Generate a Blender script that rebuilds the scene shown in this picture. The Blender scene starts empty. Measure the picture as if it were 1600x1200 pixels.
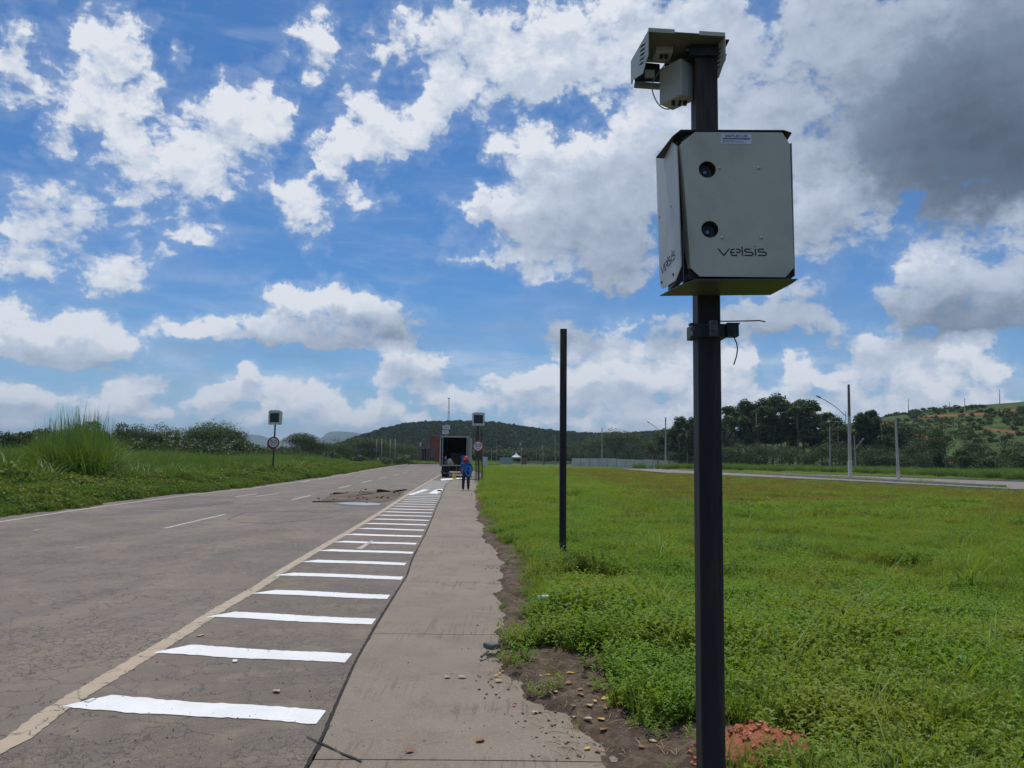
import bpy, bmesh, math, random
import numpy as np
from mathutils import Vector, Matrix, Euler

random.seed(7)
RNG = np.random.default_rng(11)
S = bpy.context.scene
COL = S.collection
rad = math.radians

# ------------------------------------------------------------------ camera
F = 1200.0                       # focal length, photo pixels (photo is 1600 wide)
PITCH, ROLL, EYE = rad(5.65), rad(0.7), 1.63
_f = Vector((0, math.cos(PITCH), math.sin(PITCH)))
_r0 = Vector((1, 0, 0)); _u0 = Vector((0, -math.sin(PITCH), math.cos(PITCH)))
_r = _r0 * math.cos(ROLL) + _u0 * math.sin(ROLL)
_u = -_r0 * math.sin(ROLL) + _u0 * math.cos(ROLL)
cam_d = bpy.data.cameras.new('camera'); cam = bpy.data.objects.new('camera', cam_d); COL.objects.link(cam)
cam_d.sensor_width = 36.0; cam_d.lens = 36.0 * F / 1600.0
cam_d.clip_start = 0.05; cam_d.clip_end = 60000
m = Matrix((_r, _u, -_f)).transposed().to_4x4(); m.translation = (0, 0, EYE)
cam.matrix_world = m
S.camera = cam

def ray(px, py):
    return _f + _r * ((px - 800) / F) + _u * ((600 - py) / F)
def G(px, py, z=0.0):
    """point of the ground (height z) that the photograph shows at px, py"""
    d = ray(px, py); t = (z - EYE) / d.z
    return Vector((d.x * t, d.y * t, z))
def P(px, py, y):
    """point at distance y ahead that the photograph shows at px, py"""
    d = ray(px, py); t = y / d.y
    return Vector((d.x * t, y, EYE + d.z * t))

# ------------------------------------------------------------------ colour management
S.view_settings.view_transform = 'Standard'; S.view_settings.look = 'None'
S.view_settings.gamma = 1.0; S.view_settings.exposure = 0.0
S.view_settings.use_curve_mapping = False
S.render.engine = 'CYCLES'
S.cycles.max_bounces = 6; S.cycles.diffuse_bounces = 3; S.cycles.transparent_max_bounces = 8
S.cycles.volume_bounces = 0

# ------------------------------------------------------------------ sun and sky
SUN_EL, SUN_AZ = rad(66), rad(-9)        # azimuth from +Y towards +X; the sun stands high ahead
sun_d = bpy.data.lights.new('sun', 'SUN'); sun_d.energy = 3.0; sun_d.angle = rad(3.0); sun_d.color = (1.0, 0.955, 0.88)
sun = bpy.data.objects.new('sun', sun_d); COL.objects.link(sun)
sd = Vector((math.sin(SUN_AZ) * math.cos(SUN_EL), math.cos(SUN_AZ) * math.cos(SUN_EL), math.sin(SUN_EL)))
sun.rotation_euler = sd.to_track_quat('Z', 'Y').to_euler(); sun.location = (0, 0, 40)

# clouds of the day: centre and radii as seen from the verge, cover, tone (1 white, 0 slate)
CLOUDS = [
 (20,95,75,80,.72,.85),(60,65,50,40,.5,.8),(130,5,100,26,.32,.7),(165,75,76,58,.85,.95),(120,160,90,52,.78,.95),(215,165,75,60,.72,.92),
 (85,215,55,32,.65,.9),(185,235,80,42,.78,.9),(290,230,100,66,.80,.95),(385,150,70,50,.85,1),(430,165,50,45,.7,.9),(385,215,75,52,.78,.95),(440,190,45,40,.5,.8),
 (225,290,75,38,.62,.88),(330,290,80,26,.52,.9),(420,262,60,24,.45,.9),(300,320,90,16,.5,.9),(300,75,30,14,.55,.85),(490,58,62,42,.9,.95),(500,140,40,25,.5,.85),(560,150,40,60,.55,.85),
 (620,190,105,52,1,.95),(545,215,60,40,.95,.95),(510,260,50,34,.95,.92),(460,300,70,24,.85,.92),(595,250,24,20,.7,.9),(565,325,50,20,.5,.9),
 (480,335,60,22,.6,.9),(340,360,90,18,.85,.9),(240,345,90,30,.55,.85),(620,70,80,60,.55,.85),(720,60,130,80,.75,.86),(860,80,170,100,1,.88),(800,160,90,40,.8,.85),(700,150,80,40,.7,.86),
 (700,110,80,40,.7,.85),(990,50,100,80,.9,.85),
 (90,300,150,60,.5,.78),(70,360,140,55,.75,.8),(190,390,90,40,.65,.84),(60,415,80,18,.6,.85),(170,435,80,18,.5,.85),(170,460,40,12,.4,.8),
 (490,465,90,30,1,1),(540,475,90,30,1,.9),(590,490,80,30,1,.7),(600,515,95,24,.95,.42),(450,505,70,24,1,.85),(320,510,75,24,1,.95),(400,525,90,18,.9,.62),(500,530,120,18,.85,.45),
 (115,515,90,34,1,1),(40,530,80,36,1,.95),(170,535,90,24,.9,.85),(100,558,130,20,.9,.55),(230,500,26,20,.5,.8),(250,560,110,14,.4,.65),(10,478,40,24,.9,.9),
 (645,568,70,24,.95,.92),(645,583,70,12,.8,.65),(625,605,40,12,.7,.85),(495,400,26,20,.3,.75),
 (220,588,75,14,.95,1),(235,603,60,10,.8,.35),(200,618,90,14,.9,.9),(40,615,80,22,.95,.92),(50,632,90,12,.8,.55),(395,590,34,18,.9,.95),(470,598,60,20,.95,.95),(400,610,140,12,.8,.5),
 (460,628,70,16,.9,.95),(250,640,80,14,.85,.92),(535,632,28,13,.9,.95),(330,632,60,12,.8,.8),(120,650,110,12,.8,.82),(600,632,60,16,.85,.9),(390,655,140,12,.75,.85),(540,655,80,14,.85,.9),(60,668,140,10,.5,.85),(640,650,80,16,.8,.85),
 (320,690,400,22,.55,.8),
 (830,245,85,48,1,.95),(915,235,80,38,1,.9),(800,330,110,36,1,.85),(900,300,130,50,1,.7),(980,300,110,70,1,.6),(880,350,150,36,1,.55),(730,385,80,22,.95,.92),(790,410,70,22,.85,.75),
 (960,400,90,70,1,.52),(855,440,42,28,.75,.8),(870,415,30,20,.6,.8),(1000,240,70,60,1,.72),
 (900,530,70,26,.7,.45),(972,524,36,22,1,1),(940,548,70,18,.8,.4),(1050,530,90,40,.6,.5),
 (830,590,55,20,1,1),(900,585,60,24,1,1),(980,580,90,32,1,1),(1060,585,80,36,1,1),(1150,570,55,34,1,1),(1130,610,90,26,1,.9),(780,605,50,18,.95,.92),
 (900,622,200,18,1,.66),(860,650,110,16,.9,.97),(1000,650,150,18,.9,.9),(740,640,90,20,.8,.85),(1100,650,120,24,.9,.85),
 (1100,60,150,130,1,.72),(1050,170,120,80,1,.86),(1180,180,160,100,1,.62),(1300,60,160,130,1,.6),(1260,240,120,60,1,.6),(1450,60,180,100,1,.42),(1560,40,120,80,1,.36),(1400,190,180,90,1,.34),(1520,210,175,115,2.8,.02),(1500,285,160,52,1.8,.08),(1590,110,90,110,1.5,.22),(1330,215,90,60,.8,.30),
 (1330,310,130,45,1,.8),(1250,350,140,45,1,.5),(1450,350,200,30,.7,.62),(1380,385,100,22,.5,.62),(1590,360,60,50,.8,.7),(1250,400,90,30,.5,.7),
 (1470,425,90,34,1,.85),(1540,440,100,46,1,.62),(1420,475,70,34,1,.5),(1490,500,140,28,1,.22),(1580,480,80,50,1,.4),
 (1240,490,95,40,.95,.55),(1180,510,80,26,.8,.45),(1320,520,44,24,.7,.5),(1200,470,70,30,.6,.6),
 (1250,580,42,32,1,1),(1240,600,34,20,1,.95),(1365,545,75,28,1,.95),(1390,560,80,22,1,.42),(1500,555,60,30,1,1),(1530,590,60,36,1,.98),(1430,595,90,30,1,.98),
 (1320,600,90,30,.9,.85),(1300,635,160,24,.95,.75),(1460,635,160,24,.9,.8),(1585,585,40,14,.6,.9),(1180,640,90,30,.9,.8),
 (1380,690,300,40,.8,.8),(1000,690,300,20,.7,.85),
]
_q = random.Random(12)      # the many small clouds low over the horizon
for _k in range(46):
    _y = _q.uniform(596, 690); CLOUDS.append((_q.uniform(-60, 1660), _y, _q.uniform(30, 75), _q.uniform(6, 15) * (1.25 - (_y - 596) / 160), _q.uniform(.75, 1.0), _q.uniform(.72, 1.0)))
def cloud_map(px, py):
    c = np.full(px.shape, -0.70); tw = np.full(px.shape, 1e-3); ts = tw * .8
    for (x, y, rx, ry, cov, tone) in CLOUDS:
        d2 = ((px - x) / (rx * 1.02)) ** 2 + ((py - y) / (ry * 1.02)) ** 2
        v = cov * 1.25 * (1 - d2) - 0.08
        v = np.where(d2 < 1, np.maximum(v, -.70), np.maximum(-.70, -.08 - (d2 - 1) * .75))
        c = np.maximum(c, v)
        w = cov * np.exp(-d2 * 2.2); tw = tw + w; ts = ts + w * tone
    return c, ts / tw
AZ0, AZ1, ELM, NR = rad(-38), rad(38), rad(38), 26

world = bpy.data.worlds.new('World'); S.world = world; world.use_nodes = True
WT = world.node_tree; WT.nodes.clear()

class NT:
    """small helper to write node trees"""
    def __init__(s, t): s.t = t
    def n(s, kind, ins=None, **kw):
        nd = s.t.nodes.new(kind)
        for k, v in kw.items(): setattr(nd, k, v)
        for k, v in (ins or {}).items():
            if isinstance(v, bpy.types.NodeSocket): s.t.links.new(v, nd.inputs[k])
            else: nd.inputs[k].default_value = v
        return nd
    def m(s, op, a, b=0.0, c=None, clamp=False):
        ins = {0: a, 1: b}
        if c is not None: ins[2] = c
        return s.n('ShaderNodeMath', ins, operation=op, use_clamp=clamp).outputs[0]
    def v(s, op, a, b=None, scale=None):
        ins = {0: a}
        if b is not None: ins[1] = b
        if scale is not None: ins['Scale'] = scale
        nd = s.n('ShaderNodeVectorMath', ins, operation=op)
        return nd.outputs['Value'] if op in ('LENGTH', 'DOT_PRODUCT', 'DISTANCE') else nd.outputs['Vector']
    def mix(s, f, a, b, kind='MIX'):
        nd = s.t.nodes.new('ShaderNodeMix'); nd.data_type = 'RGBA'; nd.blend_type = kind
        for sock, v in ((nd.inputs[0], f), (nd.inputs[6], a), (nd.inputs[7], b)):
            if isinstance(v, bpy.types.NodeSocket): s.t.links.new(v, sock)
            elif isinstance(v, (int, float)): sock.default_value = v
            else: sock.default_value = (*v, 1) if len(v) == 3 else v
        return nd.outputs[2]
    def noise(s, vec, scale, detail=4, rough=.55, dist=0, out='Fac'):
        ins = {'Scale': scale, 'Detail': detail, 'Roughness': rough, 'Distortion': dist}
        if vec is not None: ins['Vector'] = vec
        nd = s.n('ShaderNodeTexNoise', ins)
        return nd.outputs[0] if out == 'Fac' else nd.outputs[1]
    def ramp(s, fac, stops, interp='LINEAR'):
        nd = s.n('ShaderNodeValToRGB', {0: fac}); cr = nd.color_ramp; cr.interpolation = interp
        while len(cr.elements) < len(stops): cr.elements.new(0.5)
        for e, (p, c) in zip(cr.elements, stops):
            e.position = p; e.color = (c, c, c, 1) if isinstance(c, (int, float)) else (*c, 1)
        return nd.outputs[0]
    def step(s, v, a, b):
        nd = s.n('ShaderNodeMapRange', {0: v, 1: a, 2: b, 3: 0.0, 4: 1.0}, interpolation_type='SMOOTHSTEP')
        return nd.outputs[0]

def cloud_group():
    g = bpy.data.node_groups.new('cloud_cover', 'ShaderNodeTree')
    g.interface.new_socket('Dir', in_out='INPUT', socket_type='NodeSocketVector')
    g.interface.new_socket('Cover', in_out='OUTPUT', socket_type='NodeSocketFloat')
    g.interface.new_socket('Tone', in_out='OUTPUT', socket_type='NodeSocketFloat')
    N = NT(g); gi = g.nodes.new('NodeGroupInput'); go = g.nodes.new('NodeGroupOutput')
    d = gi.outputs[0]
    w1 = N.noise(d, 7.0, 3, .6, 0, 'Color'); w1 = N.v('SUBTRACT', w1, (.5, .5, .5))
    w2 = N.noise(d, 26.0, 5, .62, 0, 'Color'); w2 = N.v('SUBTRACT', w2, (.5, .5, .5))
    sep0 = N.n('ShaderNodeSeparateXYZ', {0: d})
    near = N.m('MULTIPLY_ADD', N.m('MAXIMUM', sep0.outputs[2], 0.0), 2.2, 0.25, clamp=True)   # farther clouds are smaller
    dw = N.v('ADD', d, N.v('SCALE', w1, scale=N.m('MULTIPLY', near, 0.05)))
    dw = N.v('ADD', dw, N.v('SCALE', w2, scale=N.m('MULTIPLY', near, 0.085)))
    sp = N.n('ShaderNodeSeparateXYZ', {0: dw})
    az = N.m('ARCTAN2', sp.outputs[0], sp.outputs[1])
    hl = N.m('SQRT', N.m('ADD', N.m('MULTIPLY', sp.outputs[0], sp.outputs[0]), N.m('MULTIPLY', sp.outputs[1], sp.outputs[1])))
    el = N.m('ARCTAN2', sp.outputs[2], hl)
    t = N.m('DIVIDE', N.m('SUBTRACT', az, AZ0), AZ1 - AZ0, clamp=True)
    row = N.m('MULTIPLY', N.m('POWER', N.m('DIVIDE', N.m('MAXIMUM', el, 0.0), ELM), 0.62), NR - 1.0)
    t2a = N.m('MULTIPLY', t, 2.0, clamp=True); t2b = N.m('MULTIPLY_ADD', t, 2.0, -1.0, clamp=True)
    half = N.m('GREATER_THAN', t, 0.5)
    acc = None
    E = ELM * (np.arange(NR) / (NR - 1.0)) ** (1 / 0.62)
    A = np.stack([AZ0 + (AZ1 - AZ0) * (h + np.arange(31) / 30.0) / 2 for h in (0, 1)])
    A, E = A[None, :, :], E[:, None, None]
    dv = np.stack(np.broadcast_arrays(np.sin(A) * np.cos(E), np.cos(A) * np.cos(E), np.sin(E)), -1)
    den = dv @ np.array(_f)
    PX = 800 + F * (dv @ np.array(_r)) / den; PY = 600 - F * (dv @ np.array(_u)) / den
    CV, TN = cloud_map(PX, PY)
    OUT = np.clip(np.maximum(0, np.maximum(abs(PX - 800) - 880, -PY - 60)) / 150.0, 0, 1)   # past the clouds listed: unseen cover, raised and whitened to brighten camera-facing sides
    CV = np.clip((CV * (1 - OUT) + .42 * OUT) * .5 + .5, 0, 1); TN = np.clip(TN * (1 - OUT) + .88 * OUT, 0, 1)
    for i in range(NR):
        rr = []
        for h in (0, 1):
            nd = N.n('ShaderNodeRGBCurve', {1: (t2a, t2b)[h]})
            for ch, arr in ((0, CV), (1, TN)):
                cu = nd.mapping.curves[ch]
                for k in range(1, 30): cu.points.new(k / 30.0, float(arr[i, h, k]))
                cu.points[0].location = (0, float(arr[i, h, 0])); cu.points[len(cu.points) - 1].location = (1, float(arr[i, h, 30]))
            nd.mapping.update(); rr.append(nd.outputs[0])
        c = N.mix(half, rr[0], rr[1])
        if i < NR - 1: w = N.m('SUBTRACT', 1.0, N.m('ABSOLUTE', N.m('SUBTRACT', row, float(i))), clamp=True)
        else: w = N.m('SUBTRACT', row, NR - 2.0, clamp=True)
        s_ = N.v('SCALE', c, scale=w)
        acc = s_ if acc is None else N.v('ADD', acc, s_)
    sp2 = N.n('ShaderNodeSeparateXYZ', {0: acc})
    cov = N.m('MULTIPLY_ADD', sp2.outputs[0], 2.0, -1.0)
    d2 = N.v('MULTIPLY', d, (1, 1, 1.5))
    nz = N.noise(d2, 9.0, 9, .58, .4); nf = N.noise(d2, 34.0, 6, .62, .3)
    bil = N.n('ShaderNodeTexVoronoi', {'Vector': N.v('ADD', d2, N.v('SCALE', w2, scale=.05)), 'Scale': 30.0, 'Detail': 2.0, 'Roughness': .6}, feature='F1').outputs['Distance']
    cov = N.m('ADD', cov, N.m('MULTIPLY', N.m('SUBTRACT', nz, .5), N.m('MULTIPLY_ADD', near, .9, .75)))
    nz2 = N.noise(N.v('MULTIPLY', d, (1, 1, 1.9)), 21.0, 6, .6, .35)
    cov = N.m('ADD', cov, N.m('MULTIPLY', N.m('SUBTRACT', nz2, .5), N.m('MULTIPLY_ADD', near, -1.1, 1.65)))
    cov = N.m('ADD', cov, N.m('MULTIPLY', N.m('SUBTRACT', nf, .5), .95))
    cov = N.m('ADD', cov, N.m('MULTIPLY', N.m('SUBTRACT', .42, bil), .45))
    g.links.new(cov, go.inputs[0]); g.links.new(sp2.outputs[1], go.inputs[1])
    return g

def build_world():
    N = NT(WT)
    tc = N.n('ShaderNodeTexCoord').outputs['Generated']
    D = N.v('NORMALIZE', tc)
    sky = N.n('ShaderNodeTexSky', {}, sky_type='NISHITA', sun_disc=False, sun_elevation=SUN_EL, sun_rotation=SUN_AZ,
              air_density=1.0, dust_density=0.6, ozone_density=2.5, altitude=300)
    skyc = sky.outputs[0]
    skyc = N.mix(1.0, skyc, (0.30, 0.63, 0.95), 'MULTIPLY')
    grp = cloud_group()
    def cov(vec):
        nd = N.n('ShaderNodeGroup'); nd.node_tree = grp; WT.links.new(vec, nd.inputs[0]); return nd.outputs
    c0 = cov(D)
    c1 = cov(N.v('ADD', D, (-0.004, 0.0, 0.021)))
    sp = N.n('ShaderNodeSeparateXYZ', {0: D}); z = sp.outputs[2]
    alpha = N.step(c0[0], -0.20, 0.36)
    sv = N.noise(N.v('MULTIPLY', D, (3.0, 3.0, 16.0)), 2.2, 6, .62, .5)
    lowz = N.m('SUBTRACT', 1.0, N.m('MULTIPLY', z, 3.2), clamp=True)
    veil = N.m('MULTIPLY', N.step(sv, .40, .72), N.m('MULTIPLY_ADD', N.m('POWER', lowz, 2.0), .75, .14))
    veil = N.m('MAXIMUM', veil, N.m('MULTIPLY', N.step(c0[0], -.75, .05), 0.20))
    alpha = N.m('MAXIMUM', N.m('MULTIPLY', alpha, .985), veil)
    relief = N.m('MULTIPLY', N.m('SUBTRACT', c0[0], c1[0]), N.m('MULTIPLY_ADD', c0[1], 0.40, -.01))
    relief = N.m('MAXIMUM', N.m('MINIMUM', relief, .18), -.24)
    thick = N.m('MULTIPLY', N.step(c0[0], .35, 1.5), -.10)
    tone = N.m('ADD', N.m('ADD', c0[1], relief), thick, clamp=True)
    ccol = N.ramp(tone, [(0.0, (.085, .115, .165)), (.3, (.20, .255, .345)), (.55, (.40, .47, .59)), (.8, (.56, .635, .76)), (1.0, (.80, .83, .89))])
    haze = N.m('MULTIPLY', N.m('SUBTRACT', 1.0, N.m('DIVIDE', N.m('MAXIMUM', z, 0.0), .30), clamp=True), 1.0)
    haze = N.m('POWER', haze, 2.2)
    skyb = N.v('SCALE', skyc, scale=0.1)
    skyb = N.mix(N.m('MULTIPLY', haze, .60), skyb, (.45, .63, .82))
    ccol = N.mix(N.m('MULTIPLY', haze, .12), ccol, (.60, .68, .78))
    col = N.mix(alpha, skyb, ccol)
    low = N.step(z, 0.0, -0.03)
    col = N.mix(low, col, (.16, .17, .13))
    bg = N.n('ShaderNodeBackground', {0: N.v('SCALE', col, scale=10.0), 1: 0.1})
    out = N.n('ShaderNodeOutputWorld'); WT.links.new(bg.outputs[0], out.inputs[0])
build_world()
world.cycles.sampling_method = 'MANUAL'; world.cycles.sample_map_resolution = 512

def build_haze():
    """the day's air: one closed box round camera and land, thin even volume"""
    b = 9400; V = [(x, y, z) for x in (-b, b) for y in (-b, b) for z in (-1.4, 300)]
    me = bpy.data.meshes.new('haze'); me.from_pydata(V, [], [(0, 1, 3, 2), (4, 6, 7, 5), (0, 4, 5, 1), (2, 3, 7, 6), (0, 2, 6, 4), (1, 5, 7, 3)])
    mt = bpy.data.materials.new('air'); mt.use_nodes = True; mt.node_tree.nodes.clear(); N = NT(mt.node_tree)
    v = N.n('ShaderNodeVolumePrincipled', {'Color': (.62, .78, .95, 1), 'Density': HAZE}); o = N.n('ShaderNodeOutputMaterial'); mt.node_tree.links.new(v.outputs[0], o.inputs['Volume'])
    me.materials.append(mt); h = bpy.data.objects.new('haze', me); COL.objects.link(h); h['kind'] = 'stuff'; h['label'] = 'thin blue haze in the air over the far hills'; h['category'] = 'haze'
HAZE = 1.2e-4
if HAZE: build_haze()

# ------------------------------------------------------------------ numpy noise
def _h(ix, iy, s):
    n = (ix.astype(np.int64) * 374761393 + iy.astype(np.int64) * 668265263 + s * 974634777) & 0x7fffffff
    n = ((n ^ (n >> 13)) * 1274126177) & 0x7fffffff
    return ((n ^ (n >> 16)) & 0xffff) / 65535.0
def vnoise(x, y, s=0):
    x = np.asarray(x, float); y = np.asarray(y, float)
    ix, iy = np.floor(x), np.floor(y); fx, fy = x - ix, y - iy
    fx = fx * fx * (3 - 2 * fx); fy = fy * fy * (3 - 2 * fy)
    a, b = _h(ix, iy, s), _h(ix + 1, iy, s); c, d = _h(ix, iy + 1, s), _h(ix + 1, iy + 1, s)
    return (a * (1 - fx) + b * fx) * (1 - fy) + (c * (1 - fx) + d * fx) * fy
def fbm(x, y, s=0, o=4):
    v, a, t = 0, 1.0, 0
    for k in range(o):
        v = v + a * vnoise(np.asarray(x) * 2 ** k + 17.3 * k, np.asarray(y) * 2 ** k - 9.1 * k, s + k); t += a; a *= .5
    return v / t
def sst(v, a, b):
    t = np.clip((np.asarray(v, float) - a) / (b - a), 0, 1); return t * t * (3 - 2 * t)

# ------------------------------------------------------------------ materials
_M = {}
def newmat(name):
    mt = bpy.data.materials.new(name); mt.use_nodes = True; mt.node_tree.nodes.clear(); return mt, NT(mt.node_tree)
def finish(mt, N, shader): 
    o = N.n('ShaderNodeOutputMaterial'); mt.node_tree.links.new(shader, o.inputs[0]); return mt
def M(name, c1, c2=None, scale=6.0, rough=.7, metal=0.0, bump=0.0, bscale=None, spec=.5, stretch=(1, 1, 1), dirt=None, dscale=2.0, damt=.5):
    """painted / plain surface: two tones mixed by noise, optional dirt and bump"""
    if name in _M: return _M[name]
    mt, N = newmat(name)
    co = N.n('ShaderNodeTexCoord').outputs['Object']
    co = N.v('MULTIPLY', co, stretch)
    c2 = c2 or tuple(v * .82 for v in c1)
    col = N.mix(N.step(N.noise(co, scale, 5, .6), .3, .7), c1, c2)
    rg = rough
    if dirt:
        f = N.m('MULTIPLY', N.step(N.noise(co, dscale, 6, .65, .6), .46, .68), damt)
        col = N.mix(f, col, dirt)
    b = N.n('ShaderNodeBsdfPrincipled', {'Base Color': col, 'Roughness': rg, 'Metallic': metal, 'Specular IOR Level': spec})
    if bump:
        bn = N.n('ShaderNodeBump', {'Strength': bump, 'Distance': .01, 'Height': N.noise(co, bscale or scale * 6, 4, .6)})
        N.t.links.new(bn.outputs[0], b.inputs['Normal'])
    _M[name] = finish(mt, N, b.outputs[0]); return mt
def leafmat(name, c1, c2, c3=None, trans=.38, pscale=.35, rough=.55, gloss=.05):
    if name in _M: return _M[name]
    mt, N = newmat(name)
    oi = N.n('ShaderNodeObjectInfo'); geo = N.n('ShaderNodeNewGeometry')
    f = N.m('ADD', N.m('MULTIPLY', oi.outputs['Random'], .55), N.m('MULTIPLY', geo.outputs['Random Per Island'], .45))
    col = N.mix(f, c1, c2)
    col = N.mix(N.step(N.noise(oi.outputs['Location'], pscale, 4, .6), .42, .66), col, c3 or c2)
    d = N.n('ShaderNodeBsdfDiffuse', {0: col}); t = N.n('ShaderNodeBsdfTranslucent', {0: N.mix(1.0, col, (1.25, 1.15, .55), 'MULTIPLY')})
    g = N.n('ShaderNodeBsdfGlossy', {0: (.9, .95, 1, 1), 'Roughness': rough})
    mx = N.n('ShaderNodeMixShader', {0: trans, 1: d.outputs[0], 2: t.outputs[0]})
    mx2 = N.n('ShaderNodeMixShader', {0: gloss, 1: mx.outputs[0], 2: g.outputs[0]})
    _M[name] = finish(mt, N, mx2.outputs[0]); return mt

# ------------------------------------------------------------------ mesh building
class MB:
    def __init__(s, org=(0, 0, 0)): s.V = []; s.F = []; s.MI = []; s.o = Vector(org); s.mi = 0
    def add(s, vs, fs):
        b = len(s.V); s.V += [tuple(Vector(v) - s.o) for v in vs]
        for f in fs: s.F.append([b + i for i in f]); s.MI.append(s.mi)
        return s
    def box(s, c, d, R=None):
        hx, hy, hz = d[0] / 2, d[1] / 2, d[2] / 2; c = Vector(c)
        vs = [Vector((x * hx, y * hy, z * hz)) for x in (-1, 1) for y in (-1, 1) for z in (-1, 1)]
        if R is not None: vs = [R @ v for v in vs]
        return s.add([v + c for v in vs], [(0, 1, 3, 2), (4, 6, 7, 5), (0, 4, 5, 1), (2, 3, 7, 6), (0, 2, 6, 4), (1, 5, 7, 3)])
    def bbox(s, c, d, bv=.01, R=None):
        """box with bevelled edges"""
        bm = bmesh.new(); bmesh.ops.create_cube(bm, size=1)
        for v in bm.verts: v.co = Vector((v.co.x * d[0], v.co.y * d[1], v.co.z * d[2]))
        bmesh.ops.bevel(bm, geom=bm.edges[:], offset=bv, segments=2, affect='EDGES', profile=.6)
        bm.verts.index_update()
        vs = [((R @ v.co) if R is not None else v.co) + Vector(c) for v in bm.verts]
        fs = [[v.index for v in f.verts] for f in bm.faces]; bm.free(); return s.add(vs, fs)
    def tube(s, pts, r, n=8, cap=True):
        pts = [Vector(p) for p in pts]; rs = r if isinstance(r, (list, tuple)) else [r] * len(pts)
        vs = []; up0 = None
        for i, p in enumerate(pts):
            t = (pts[min(i + 1, len(pts) - 1)] - pts[max(i - 1, 0)]).normalized()
            if up0 is None: up0 = t.orthogonal().normalized()
            a = (up0 - t * up0.dot(t))
            a = a.normalized() if a.length > 1e-5 else t.orthogonal().normalized()
            up0 = a; b = t.cross(a)
            for k in range(n):
                w = 2 * math.pi * k / n; vs.append(p + (a * math.cos(w) + b * math.sin(w)) * rs[i])
        fs = [(i * n + k, i * n + (k + 1) % n, (i + 1) * n + (k + 1) % n, (i + 1) * n + k) for i in range(len(pts) - 1) for k in range(n)]
        if cap: fs += [tuple(range(n - 1, -1, -1)), tuple((len(pts) - 1) * n + k for k in range(n))]
        return s.add(vs, fs)
    def cyl(s, p0, p1, r0, r1=None, n=12): return s.tube([p0, p1], [r0, r0 if r1 is None else r1], n)
    def prism(s, poly, off):
        """closed polygon of 3-D points swept by the vector off"""
        poly = [Vector(p) for p in poly]; off = Vector(off); n = len(poly)
        return s.add(poly + [p + off for p in poly], [tuple(range(n - 1, -1, -1)), tuple(range(n, 2 * n))] + [(i, (i + 1) % n, n + (i + 1) % n, n + i) for i in range(n)])
    def raw(s, vs, fs): return s.add(vs, fs)
    def build(s, name, mats, parent=None, smooth=False, auto=False):
        me = bpy.data.meshes.new(name); me.from_pydata(s.V, [], s.F)
        for mt in (mats if isinstance(mats, (list, tuple)) else [mats]): me.materials.append(mt)
        if any(s.MI): me.polygons.foreach_set('material_index', s.MI)
        bm = bmesh.new(); bm.from_mesh(me); bmesh.ops.recalc_face_normals(bm, faces=bm.faces); bm.to_mesh(me); bm.free()
        if smooth: me.polygons.foreach_set('use_smooth', [True] * len(me.polygons))
        if auto:
            me.polygons.foreach_set('use_smooth', [True] * len(me.polygons)); me.set_sharp_from_angle(angle=rad(38))
        me.update()
        o = bpy.data.objects.new(name, me); COL.objects.link(o); o.parent = parent; return o
def npmesh(name, V, Fq, mat, smooth=True, attrs=None, link=True, parent=None):
    """mesh from numpy arrays: V (n,3), Fq (m,k)"""
    me = bpy.data.meshes.new(name); V = np.ascontiguousarray(V, np.float32); Fq = np.ascontiguousarray(Fq, np.int32)
    me.vertices.add(len(V)); me.vertices.foreach_set('co', V.ravel())
    me.loops.add(Fq.size); me.loops.foreach_set('vertex_index', Fq.ravel())
    me.polygons.add(len(Fq)); k = Fq.shape[1]
    me.polygons.foreach_set('loop_start', np.arange(0, Fq.size, k, dtype=np.int32))
    me.polygons.foreach_set('loop_total', np.full(len(Fq), k, np.int32))
    me.update(calc_edges=True)
    me.polygons.foreach_set('use_smooth', np.full(len(Fq), smooth))
    for nm, arr in (attrs or {}).items():
        arr = np.asarray(arr, np.float32)
        a = me.attributes.new(nm, 'FLOAT_VECTOR' if arr.ndim == 2 else 'FLOAT', 'POINT')
        a.data.foreach_set('vector' if arr.ndim == 2 else 'value', arr.ravel())
    if mat: me.materials.append(mat)
    o = bpy.data.objects.new(name, me); 
    if link: COL.objects.link(o)
    o.parent = parent; return o
def tag(o, label=None, cat=None, group=None, kind=None):
    for k, v in (('label', label), ('category', cat), ('group', group), ('kind', kind)):
        if v: o[k] = v
    return o
def thing(name, label, cat, loc=(0, 0, 0), group=None, rz=0.0):
    o = bpy.data.objects.new(name, None); COL.objects.link(o); o.location = loc; o.rotation_euler = (0, 0, rz)
    o.empty_display_size = .2
    return tag(o, label, cat, group)
def dup(o, loc=None, rz=None, label=None, scale=None, parent=None, top=True):
    c = o.copy(); COL.objects.link(c)
    if not top: c.parent = parent
    for ch in list(o.children): dup(ch, parent=c, top=False)
    if loc is not None: c.location = loc
    if rz is not None: c.rotation_euler = (0, 0, rz)
    if scale is not None: c.scale = (scale,) * 3 if isinstance(scale, (int, float)) else scale
    if label: c['label'] = label
    return c
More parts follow.
